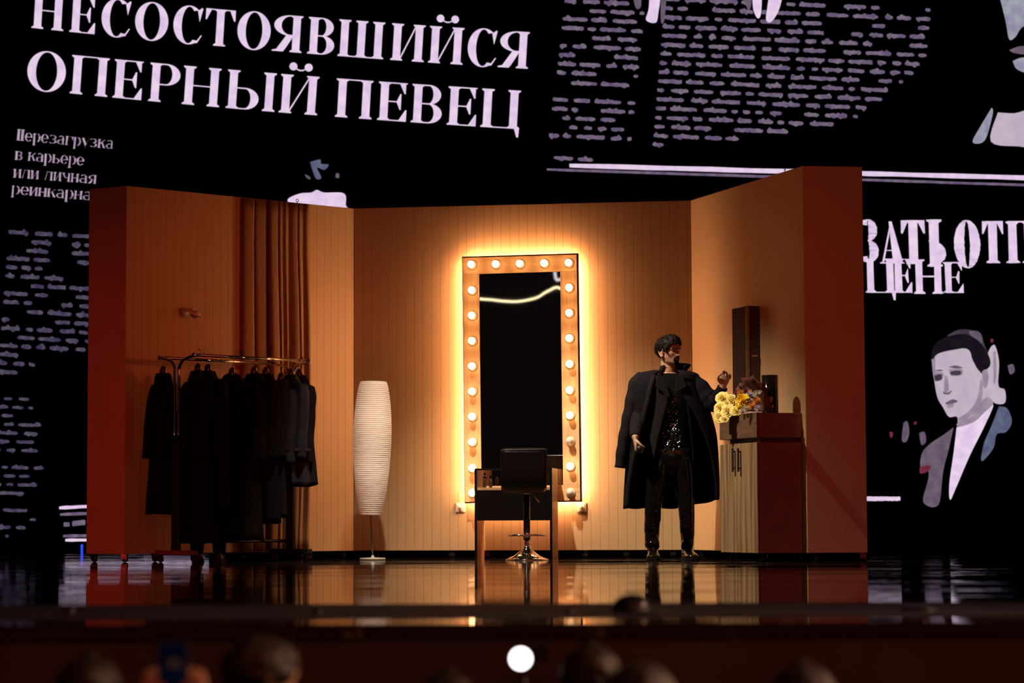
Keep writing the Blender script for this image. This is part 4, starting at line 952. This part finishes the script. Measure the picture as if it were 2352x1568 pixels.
limb([Q(1519, 1062), Q(1508, 1110), Q(1501, 1160), Q(1499, 1215, .02), Q(1499, 1268, .03)], [.095, .082, .062, .058, .040])
limb([Q(1563, 1062), Q(1570, 1110), Q(1576, 1160), Q(1578, 1215, .02), Q(1579, 1268, .03)], [.095, .082, .062, .058, .040])
fist = [(1.25, 1.55, 1.0)] * 4
hand(body, wr + Vector((0, -.005, -.012)), (.10, -.12, -1), (.0, -1, .1), (-1, 0, -.1), [(1.05, 1.45, .9), (1.1, 1.5, .9), (1.15, 1.5, .9), (1.2, 1.5, .9)], thumb=((.015, .028, -.008), (.035, .046, -.022), (.058, .050, -.040), (.072, .040, -.058)))
hand(body, wl_ + Vector((.0, -.006, .012)), (.28, -.22, 1), (-1, -.1, .25), (-.05, 1, .25), [(.55, .75, .4), (.95, 1.1, .6), (1.15, 1.2, .7), (1.2, 1.25, .8)], thumb=((.015, .028, -.004), (.035, .052, -.010), (.060, .058, -.022), (.085, .046, -.034)))
ob = body.build('body', M_skin, man, mods=[('REMESH', {'mode': 'VOXEL', 'voxel_size': .0042, 'use_smooth_shade': True}), ('SMOOTH', {'factor': .4, 'iterations': 2})])
# features
ey = MB()
for sd in (-1, 1):
    x, y, z = head_pt(.112, sd * .40); ey.ball((x * .93, y - .006, z), .0105, 10, HT)
ey.build('eyes', pm('dark eyes', (.06, .04, .03), .1), man)
hl = [(0, .170), (.45, .172), (.75, .166), (.95, .150), (1.12, .118), (1.3, .100), (1.5, .105), (1.75, .088), (2.1, .055), (PI, .035)]
hair_cap(HT, hl, .013, man, quiff=.026)
tf = MB(); rs = random.Random(21)
for k in range(520):
    a = rs.uniform(-PI, PI); z = rs.uniform(.155, .218) if abs(a) < 1.2 else rs.uniform(.10, .215)
    z = max(z, table(hl, abs(a)) + .010)
    g0 = .012 + (.024 * max(0, math.cos(a)) ** 1.5 * max(0, (z - .165) / .06)); x, y, zz = head_pt(z, a, g0, False); up = max(0, (z - .15) / .075); zz += up * up * (.013 + .012 * (.6 + .4 * math.cos(a)))
    p = Vector((x, y + .012 * up * max(0, math.cos(a)), zz)); n_ = Vector((math.sin(a), math.cos(a), .9 * up)).normalized()
    fl_ = Vector((rs.uniform(-.5, .5), (.7 if math.cos(a) > .1 else -.3) + rs.uniform(-.3, .3), .35 if z > .19 else -.5)); t_ = (fl_ - n_ * fl_.dot(n_)).normalized()
    l_ = rs.uniform(.012, .026); w_ = rs.uniform(.0018, .0032)
    tf.tube([p - n_ * .004 - t_ * l_ * .5, p + n_ * .0025, p + n_ * .003 + t_ * l_ * .5, p + n_ * .002 + t_ * l_], [w_ * .6, w_, w_ * .8, w_ * .2], 6, M=HT)
tf.build('hair_tufts', M_hair, man)
lp_ = MB()
for z0, z1 in ((.0495, .0565), (.0395, .0475)):
    lp_.loft([[HT @ Vector(head_pt(lerp(z0, z1, i / 4) - .004 * (a / .3) ** 2 * (1 if z0 > .045 else -.6), a, .0022)) for a in [lerp(-.32, .32, k / 12) for k in range(13)]] for i in range(5)], closed=False)
lp_.build('lips', pm('dark lips', (.11, .05, .04), .5), man)
bw = MB()
for sd in (-1, 1):
    pts = []
    for k in range(9):
        a = lerp(.13, .72, k / 8); x, y, z = head_pt(.129 + .004 * math.sin(PI * k / 8), sd * a, .001); pts.append((x, y, z))
    bw.tube(pts, [(.0028 + .0022 * math.sin(PI * (k + 1) / 10)) for k in range(9)], 8, M=HT)
bw.build('eyebrows', M_hair, man)
bd = MB()
rows = []
for i in range(9):
    z = lerp(.004, .0385, i / 8); rows.append([HT @ Vector(head_pt(z, a, .0035 + .0015 * math.sin(k * 2.1 + i))) for k, a in enumerate([lerp(-.52, .52, k / 16) for k in range(17)])])
bd.loft(rows, closed=False); rows = []
for i in range(4):
    z = lerp(.0575, .067, i / 3); rows.append([HT @ Vector(head_pt(z - .010 * (abs(a) / .5) ** 2, a, .0035)) for a in [lerp(-.5, .5, k / 16) for k in range(17)]])
bd.loft(rows, closed=False)
for sd in (-1, 1):
    rows = [[HT @ Vector(head_pt(z, sd * (a0 + .1 * (1 - abs(z - .04) / .03)), .003)) for z in [lerp(.012, .060, k / 8) for k in range(9)]] for a0 in (.40, .46, .52)]
    bd.loft(rows, closed=False)
bd.build('beard', M_hair, man, mods=[('SOLIDIFY', {'thickness': .003})])
MB().ball((-.077, -.004, .066), .005, 8, HT).build('earring', M_chrome, man)
# sequinned top, torso of the jacket
top = MB(); top.loft([ring(1541, 1050, 51, .135), ring(1541, 1015, 48, .13), ring(1541, 985, 47, .125), ring(1540, 945, 52, .135), ring(1539, 905, 57, .14), ring(1538, 880, 57, .12), ring(1536, 865, 42, .09), ring(1535, 858, 25, .074)], caps=True)
shirt = top.build('shirt', M_lining, man)
sq = MB(); rs = random.Random(11)
for k in range(300):
    py = rs.uniform(915, 1046); px = 1541 + rs.uniform(-24, 26) * (.4 + .6 * (py - 915) / 120); hd = table([(905, .14), (945, .135), (985, .125), (1050, .135)], py); hw_ = table([(905, 57), (945, 52), (985, 47), (1050, 51)], py)
    fx = (px - 1541) / hw_; c = Q(px, py, -hd * (1 - abs(fx) ** 2.35) ** (1 / 2.35) - .002)
    nrm = Vector((fx * .4 - .25 + rs.gauss(0, .34), -1, rs.gauss(.35, .4))).normalized(); x, y, d = axes(nrm)
    sq.add([c + (x * math.cos(a) + y * math.sin(a)) * .0048 for a in [2 * PI * i / 7 for i in range(7)]], [tuple(range(7))])
s_o = sq.build('sequins', M_sequin, shirt); s_o['kind'] = 'stuff'
jk = MB()
def sheet(pts, dys, th=.012, mb=jk):
    mb.prism([Q(x, y, d) for (x, y), d in zip(pts, dys)], (0, th, 0))
def panel(left, right, n=7):
    """front panel of the jacket between two edges (px, py), wrapped on the chest"""
    rows = []
    for (lx, ly), (rx, ry) in zip(spline(left, 5), spline(right, 5)):
        row = []
        for k in range(n):
            px, py = lerp(lx, rx, k / (n - 1)), lerp(ly, ry, k / (n - 1)); fx = max(-.97, min(.97, (px - 1540) / 66)); row.append(Q(px, py, -.168 * (1 - fx * fx) ** .5 - .006))
        rows.append(row)
    return MB().loft(rows, closed=False)
SO = [('SOLIDIFY', {'thickness': .006})]
jacket = panel([(1508, 862), (1500, 900), (1495, 950), (1490, 1010), (1487, 1051)], [(1514, 866), (1537, 912), (1525, 960), (1511, 1010), (1503, 1052)]).build('jacket', M_coat2, man, mods=SO)
panel([(1566, 862), (1574, 900), (1582, 960), (1590, 1020), (1592, 1060)], [(1590, 868), (1600, 900), (1602, 960), (1603, 1020), (1603, 1060)]).build('jacket_front', M_coat, jacket, mods=SO)
for nm, l in (('lapel', [(1513, 856), (1520, 862), (1540, 908), (1531, 915), (1522, 899), (1505, 888), (1508, 868)]), ('lapel', [(1560, 858), (1553, 868), (1549, 905), (1558, 898), (1577, 888), (1570, 866)])):
    MB().prism([Q(x, y, -.185 + .0 * k) for k, (x, y) in enumerate(l)], (0, .010, 0)).build(nm, M_coat2, jacket, bevel=.003)
MB().tube(spline([tuple(p) for p in (Q(1478, 900, -.02), Q(1467, 950, -.06), Q(1461, 985, -.16), Q(1459, 1004, -.225))], 6), [table([(0, .068), (.6, .056), (1, .042)], k / 18) for k in range(19)], 16).build('jacket_sleeve', M_coat2, jacket)
# trousers of black patent vinyl with creased ankles
tr_ = MB()
def leg(rows):
    sp = spline(rows, 5); rings = []
    for i, (px, py, hw_, hd, dy) in enumerate(sp):
        rg = ring(px, py, hw_, hd, dy, 30, .95)
        if py > 1150: rg = [p + Vector((0, -.013 * noise.noise(Vector((j * .45, py * .16, px))), .009 * math.sin(j * .42 + py * .2))) for j, p in enumerate(rg)]
        rings.append(rg)
    tr_.loft(rings)
tr_.loft([ring(1541, 1090, 40, .115), ring(1541, 1062, 50, .135), ring(1541, 1036, 52, .138), ring(1541, 1028, 49, .13)])
leg([(1519, 1050, 30, .125, 0), (1512, 1090, 28, .115, -.01), (1504, 1135, 22, .085, -.02), (1500, 1165, 19.5, .075, -.02), (1499, 1195, 18.5, .075, 0), (1497, 1212, 17.5, .078, .01), (1497, 1222, 16.5, .07, .01), (1495, 1231, 14, .06, .01), (1497, 1239, 16, .066, .01), (1498, 1248, 17, .068, .01), (1499, 1257, 15, .062, .01), (1500, 1261, 12, .06, .01)])
leg([(1563, 1050, 30, .125, 0), (1569, 1090, 28, .115, -.01), (1575, 1135, 21, .085, -.02), (1576, 1165, 19.0, .075, -.02), (1578, 1195, 17.5, .075, 0), (1578, 1212, 17.0, .078, .01), (1579, 1224, 16, .07, .01), (1581, 1235, 13, .06, .01), (1579, 1243, 14, .066, .01), (1578, 1250, 14, .066, .01), (1577, 1258, 12.5, .06, .01), (1577, 1262, 11, .058, .01)])
tr_.build('trousers', M_vinyl, man)
for px, tw in ((1501, -.05), (1580.5, .16)):
    b0 = Q(px, 1287); T = Matrix.Translation((b0.x, YM + .03, 0)) @ Matrix.Rotation(tw, 4, 'Z')
    up = []                                                   # upper: from heel (+y) to toe (-y)
    for y, w, z1, z0 in ((.085, .030, .085, .028), (.07, .037, .105, .026), (.03, .040, .118, .026), (-.02, .041, .110, .026), (-.07, .047, .082, .025), (-.12, .054, .062, .024), (-.165, .053, .055, .024), (-.20, .044, .048, .024), (-.222, .026, .036, .024)):
        up.append([T @ Vector((w * math.copysign(abs(math.cos(a)) ** .8, math.cos(a)), y, z0 + (z1 - z0) * max(0, math.sin(a)) ** .75 if math.sin(a) > 0 else z0)) for a in [2 * PI * k / 24 for k in range(24)]])
    sh_ = MB().loft(up).build('shoe', M_patent, man)
    so = [(T @ Vector((w * 1.08, y, 0)), T @ Vector((-w * 1.08, y, 0))) for y, w in ((.092, .025), (.08, .036), (.03, .041), (-.02, .042), (-.07, .049), (-.12, .057), (-.17, .056), (-.21, .045), (-.232, .024))]
    MB().prism([a for a, b in so] + [b for a, b in reversed(so)], (0, 0, .017)).build('sole', M_sole, sh_, bevel=.003)
    la = MB()
    for k in range(4):
        y = -.085 + k * .024; z = .094 + k * .008; la.tube([T @ Vector((-.02, y, z - .004)), T @ Vector((0, y - .004, z + .004)), T @ Vector((.02, y, z - .004))], .0025, 6)
    la.build('laces', M_black, sh_)
# overcoat hung over the shoulders, open at the front
CT = [(850, 1537, 36, .105, 62, .10), (857, 1533, 66, .135, 66, .13), (866, 1531, 76, .15, 68, .15), (885, 1530, 82, .16, 66, .175), (915, 1532, 88, .17, 62, .19), (950, 1538, 95, .19, 54, .20), (1000, 1544, 101, .215, 44, .20), (1060, 1544, 106, .24, 33, .20), (1120, 1543, 109, .25, 26, .20), (1167, 1542, 110, .255, 23, .20)]
rows = []; nA = 56; spc = spline(CT, 4)
for i, (py, cx, hw_, bk, al, fr_) in enumerate(spc):
    row = []
    v = i / (len(spc) - 1)
    for j in range(nA + 1):
        th = math.radians(lerp(180 + al, -al, j / nA)); s_ = math.sin(th); c = math.cos(th)
        yy = (bk if s_ > 0 else fr_) * s_; rip = .022 * v * math.sin(j * .55 + 1) + .010 * noise.noise(Vector((j * .25, v * 4, 2)))
        hem = (14 * max(0, c) ** 1.5 + 0) * max(0, (v - .6) / .4) ** 1.0
        pxx = cx + hw_ * c; row.append(Q(pxx, py - hem * 1.55 + (1.5 * math.sin(j * .5) if i == len(spc) - 1 else 0), yy + rip))
    rows.append(row)
coat_o = MB().loft(rows, closed=False).build('coat', M_coat, man, mods=[('SOLIDIFY', {'thickness': .006, 'offset': 0})])
# empty right sleeve, left sleeve round the raised arm, standing collar, facing
MB().tube(spline([tuple(p) for p in (Q(1478, 866, -.02), Q(1462, 884, -.04), Q(1451, 930, -.05), Q(1440, 980, -.05), Q(1430, 1030, -.05), Q(1424, 1074, -.05))], 6), [table([(0, .055), (.15, .066), (.45, .058), (.75, .050), (1, .043)], k / 30) * (1 + .06 * math.sin(k * 1.3)) for k in range(31)], 18).build('empty_sleeve', M_coat2, coat_o)
MB().tube(spline([tuple(p) for p in (Q(1582, 872, .0), Q(1604, 889, -.03), Q(1624, 911, -.06), Q(1636, 925, -.09), Q(1645, 918, -.13), Q(1653, 904, -.17), Q(1660, 889, -.195))], 6), [table([(0, .075), (.35, .078), (.55, .070), (.75, .055), (1, .040)], k / 36) * (1 + .05 * math.sin(k * 1.1)) for k in range(37)], 18).build('sleeve', M_coat, coat_o)
rows = []
for r0, pyl, pyr in ((0, 858, 857), (.35, 850, 849), (.75, 841, 842), (1, 834, 837)):
    row = []
    for j in range(31):
        th = math.radians(lerp(228, -45, j / 30)); k_ = (math.cos(th) + 1) / 2
        hw_ = lerp(33, 41, r0) if math.cos(th) > 0 else lerp(25, 24, r0)
        py = lerp(pyl, pyr, k_) + (6 * (1 - k_) if r0 == 1 else 0) - 5 * max(0, math.sin(th)) * r0; row.append(Q(lerp(1538, 1545, r0) + hw_ * math.cos(th), py, lerp(.085, .10, r0) * math.sin(th) + .01))
    rows.append(row)
MB().loft(rows, closed=False).build('collar', M_coat, coat_o, mods=[('SOLIDIFY', {'thickness': .008})])
fe = [(r[0], r[0] + Vector((.03, -.006, 0)) * (1 if k > 2 else .4)) for k, r in enumerate([x for x in [rows] for x in x])]
# front edge facing of the coat (a narrow band down its open edge)
edge = []
for i, (py, cx, hw_, bk, al, fr_) in enumerate(spc[6:]):
    th = math.radians(180 + al); c = Q(cx + hw_ * math.cos(th), py, fr_ * math.sin(th) - .008); edge.append([c + Vector((-.028, .012, 0)), c + Vector((-.008, -.004, 0)), c + Vector((.022, .004, 0))])
MB().loft(edge, closed=False).build('front_edge', M_coat2, coat_o, mods=[('SOLIDIFY', {'thickness': .006})])
# microphone in the right hand
mc = wr + Vector((.026, -.002, -.095))
mic = thing('microphone', 'black handheld microphone in the singer\'s lowered hand', 'microphone', mc)
da = Vector((.05, -1, .12)).normalized()
MB().tube([mc - da * .11, mc - da * .02, mc + da * .045, mc + da * .055], [.013, .017, .020, .022], 18).build('handle', M_black, mic)
MB().ball(mc + da * .075, .0275, 12).build('grille', pm('black wire mesh', (.015, .014, .014), .45, metal=.5, var=.5, scale=300, bump=.001), mic)

# stagehand standing behind the coats
YH = 19.84
def simple_person(label, x, y, H, fwd, legs=True, seated=False, hairz=None, seed=0, clothes=None, arms_up=None, group=None, floor=0.0, skinm=None):
    """plain figure; seated ones have their thighs forward and feet on the hall floor"""
    f = Vector((fwd[0], fwd[1], 0)).normalized(); s_ = Vector((f.y, -f.x, 0))
    o = thing('person', label, 'person', (x, y, floor), group)
    B = Vector((x, y, 0)); zt = H
    T = faceT((x, y, zt - .235), fwd); up = Vector((0, 0, 1))
    bb = MB(); head(bb, T, True, .006, 48)
    bb.tube([B + up * (zt - .31), B + up * (zt - .18)], [.062, .056], 16)
    sh = zt - .315; hp = zt - .85
    rg = []
    for dz_, w, d in ((0, .07, .06), (-.03, .17, .085), (-.08, .205, .105), (-.25, .19, .12), (-.42, .165, .115), (-.53, .17, .125)):
        rg.append([B + up * (sh + dz_) + s_ * (w * math.cos(a)) + f * (d * math.sin(a)) for a in [2 * PI * k / 24 for k in range(24)]])
    cl = MB(); cl.loft(rg[::-1])
    for sd in (-1, 1):
        shp = B + s_ * (sd * .19) + up * (sh - .07)
        if arms_up:
            tgt = Vector(arms_up[0 if sd < 0 else 1]); el = shp + f * .16 + s_ * (sd * .06) + up * (-.20)
            cl.tube(spline([tuple(p) for p in (shp, el, lerp(el, tgt, .84))], 6), [table([(0, .062), (.5, .05), (1, .036)], k / 12) for k in range(13)], 14)
            d_ = (tgt - el).normalized()
            hand(bb, tgt - d_ * .06, d_ + f * .1, (Vector(arms_up[1 if sd < 0 else 0]) - tgt), -f * 1.0, [(.9, 1.1, .7)] * 4, thumb=((.015, .028, -.004), (.035, .05, -.01), (.06, .058, -.016), (.085, .05, -.022)), sc=.8)
            bb.tube([lerp(el, tgt, .78), tgt - d_ * .04], [.026, .024], 12)
        else:
            el = shp + s_ * (sd * .05) - up * .29; wrp = el + f * .20 - s_ * (sd * .04) - up * .06 if seated else el - up * .25 + f * .05
            cl.tube(spline([tuple(p) for p in (shp, el, wrp)], 6), [table([(0, .062), (.5, .052), (1, .038)], k / 12) for k in range(13)], 14)
            hand(bb, wrp, (wrp - el), s_ * -sd, f if not seated else up, [(.3, .4, .3)] * 4, thumb=((.015, .028, -.004), (.035, .05, -.01), (.06, .055, -.016), (.08, .05, -.02)))
    pelvis = B + up * (sh - .50)
    lg = MB()
    for sd in (-1, 1):
        h0 = pelvis + s_ * (sd * .09)
        if seated: pts = [h0, h0 + f * .22 + up * -.01, h0 + f * .42 + up * -.03, h0 + f * .45 - up * ((h0.z - floor) * .55), Vector((h0.x + f.x * .44, h0.y + f.y * .44, floor + .06))]
        else: pts = [h0, lerp(h0, Vector((h0.x, h0.y, floor)), .45), Vector((h0.x, h0.y, floor + .25)), Vector((h0.x, h0.y, floor + .07))]
        k_ = 6 * (len(pts) - 1)
        lg.tube(spline([tuple(p) for p in pts], 6), [table([(0, .095), (.4, .075), (.7, .062), (1, .05)], k / k_) for k in range(k_ + 1)], 16)
        ft_ = pts[-1]; sh2 = []
        for yy, w, z1 in ((-.09, .03, .06), (-.03, .038, .09), (.06, .046, .07), (.14, .044, .05), (.18, .025, .035)):
            sh2.append([Vector((ft_.x, ft_.y, floor)) + f * yy + s_ * (w * math.cos(a)) + up * (z1 * max(0, math.sin(a))) for a in [2 * PI * k / 16 for k in range(16)]])
        MB().loft(sh2).build('shoe', M_rubber, o)
    bb.build('body', skinm or M_skin, o, mods=[('REMESH', {'mode': 'VOXEL', 'voxel_size': .006, 'use_smooth_shade': True}), ('SMOOTH', {'factor': .4, 'iterations': 2})])
    cl.build('top', clothes or M_cloth0, o, mods=[('REMESH', {'mode': 'VOXEL', 'voxel_size': .012, 'use_smooth_shade': True})])
    lg.build('trousers', clothes or M_cloth0, o)
    hair_cap(T, mat=M_hair2, line_=hairz or [(0, .172), (.7, .166), (1.1, .12), (1.5, .10), (1.9, .06), (PI, .02)], grow=.014, parent=o, seed=seed)
    return o
xh = P(478, 1280, YH).x
simple_person('person in dark trousers hidden behind the coats on the rack', xh, YH, 1.38, (0, 1), clothes=M_coat)

# front rows of the audience, seen from behind
HF = -1.30
def spectator(label, px, py_top, Y, fwd, **kw):
    p = P(px, py_top, Y); return simple_person(label, p.x, Y, p.z - .014, fwd, seated=True, floor=HF, group='spectators in the front rows', **kw)
spectator('spectator with short hair at the left edge of the front row', 205, 1496, 7.0, (.25, 1), seed=2)
spectator('spectator left of centre with head turned right, cheek lit', 602, 1448, 6.5, (.80, .6), seed=3)
spectator('spectator low in the frame below the floor lamp, only crown showing', 1026, 1534, 7.2, (-.1, 1), seed=4)
spectator('dark-haired spectator right of the glowing white lamp', 1357, 1470, 7.2, (.0, 1), seed=5)
spectator('spectator below the singer, nearest the camera', 1470, 1508, 5.8, (.2, 1), seed=6)
spectator('spectator at the right below the cabinet', 1842, 1512, 6.6, (-.2, 1), seed=7)
# raised phone with its owner low in the frame
ph_c = P(398, 1530, 6.05)
phone = thing('phone', 'smartphone held upright in both hands at the lower left', 'phone', ph_c + Vector((0, 0, -.075)))
MB().box(ph_c.x - .038, ph_c.x + .038, 6.045, 6.054, ph_c.z - .077, ph_c.z + .062).build('case', M_black, phone, bevel=.004)
MB().box(ph_c.x - .035, ph_c.x + .035, 6.0435, 6.0452, ph_c.z - .072, ph_c.z + .058).build('display', glow('phone display', (.0015, .003, .008), 1.0, .9, 14), phone)
MB().box(ph_c.x - .012, ph_c.x + .020, 6.0425, 6.0437, ph_c.z - .004, ph_c.z + .02).build('picture', glow('picture on the display', (.03, .012, .006), 1.0, .6, 40), phone)
spectator('spectator out of view below who holds up the phone', 398, 1610, 5.6, (0, 1), seed=8, arms_up=((ph_c.x - .048, 6.05, ph_c.z - .03), (ph_c.x + .048, 6.05, ph_c.z - .03)), skinm=pm('warm skin', (.34, .18, .10), .5))
# small lamp on a stand in front of the stage
YQ = 7.78
lp = P(1196, 1512, YQ)
ls = thing('stand_lamp', 'small glaring round white lamp on a thin stand before the stage', 'lamp', (lp.x, YQ, HF))
MB().lathe([(.001, 0), (.030, .0), (.033, .004)], Matrix.Translation(lp) @ Matrix.Rotation(PI / 2, 4, 'X'), 28).build('lens', glow('white lamp lens', (1, .93, .95), 5.0, .02), ls)
MB().tube([lp + Vector((0, .004, 0)), lp + Vector((.01, .05, 0)), lp + Vector((.02, .09, .005))], [.036, .036, .02], 24).box(lp.x + .03, lp.x + .09, YQ, YQ + .06, lp.z - .015, lp.z + .045).build('housing', M_black, ls)
MB().tube([(lp.x + .01, YQ + .05, HF), (lp.x + .01, YQ + .05, lp.z - .03)], .008, 10).build('stand', M_black, ls)
MB().lathe([(.075, 0), (.075, .01), (.012, .02)], Matrix.Translation((lp.x + .01, YQ + .05, HF)), 28).build('stand_base', M_black, ls)

# light strip along the balcony at the back of the hall, seen only in the mirror
IM = MM.inverted()
def reflected(px, py, Yv):
    v = IM @ P(px, py, Yv); v.y = -2 * (OFF - .008) - v.y; return MM @ v
bal = MB().tube(spline([tuple(reflected(x, y, 44)) for x, y in ((1085, 684), (1104, 685), (1140, 689), (1175, 693), (1205, 691), (1235, 682), (1262, 668), (1280, 660), (1300, 668))], 8), .014, 10).build('light_strip', glow('balcony led strip', (1.0, .80, .45), 4.0, .02))
tag(bal, 'long wavy glowing light strip mirrored across the top of the tall mirror', 'light strip')
b2 = MB().tube(spline([tuple(reflected(x, y, 44)) for x, y in ((1275, 618), (1276, 632), (1280, 643), (1292, 640), (1300, 634))], 6), .020, 10).build('light_strip', glow('balcony led hook', (.9, .85, .95), 1.6, .02))
tag(b2, 'short white hooked light strip mirrored in the top right corner of the mirror', 'light strip')
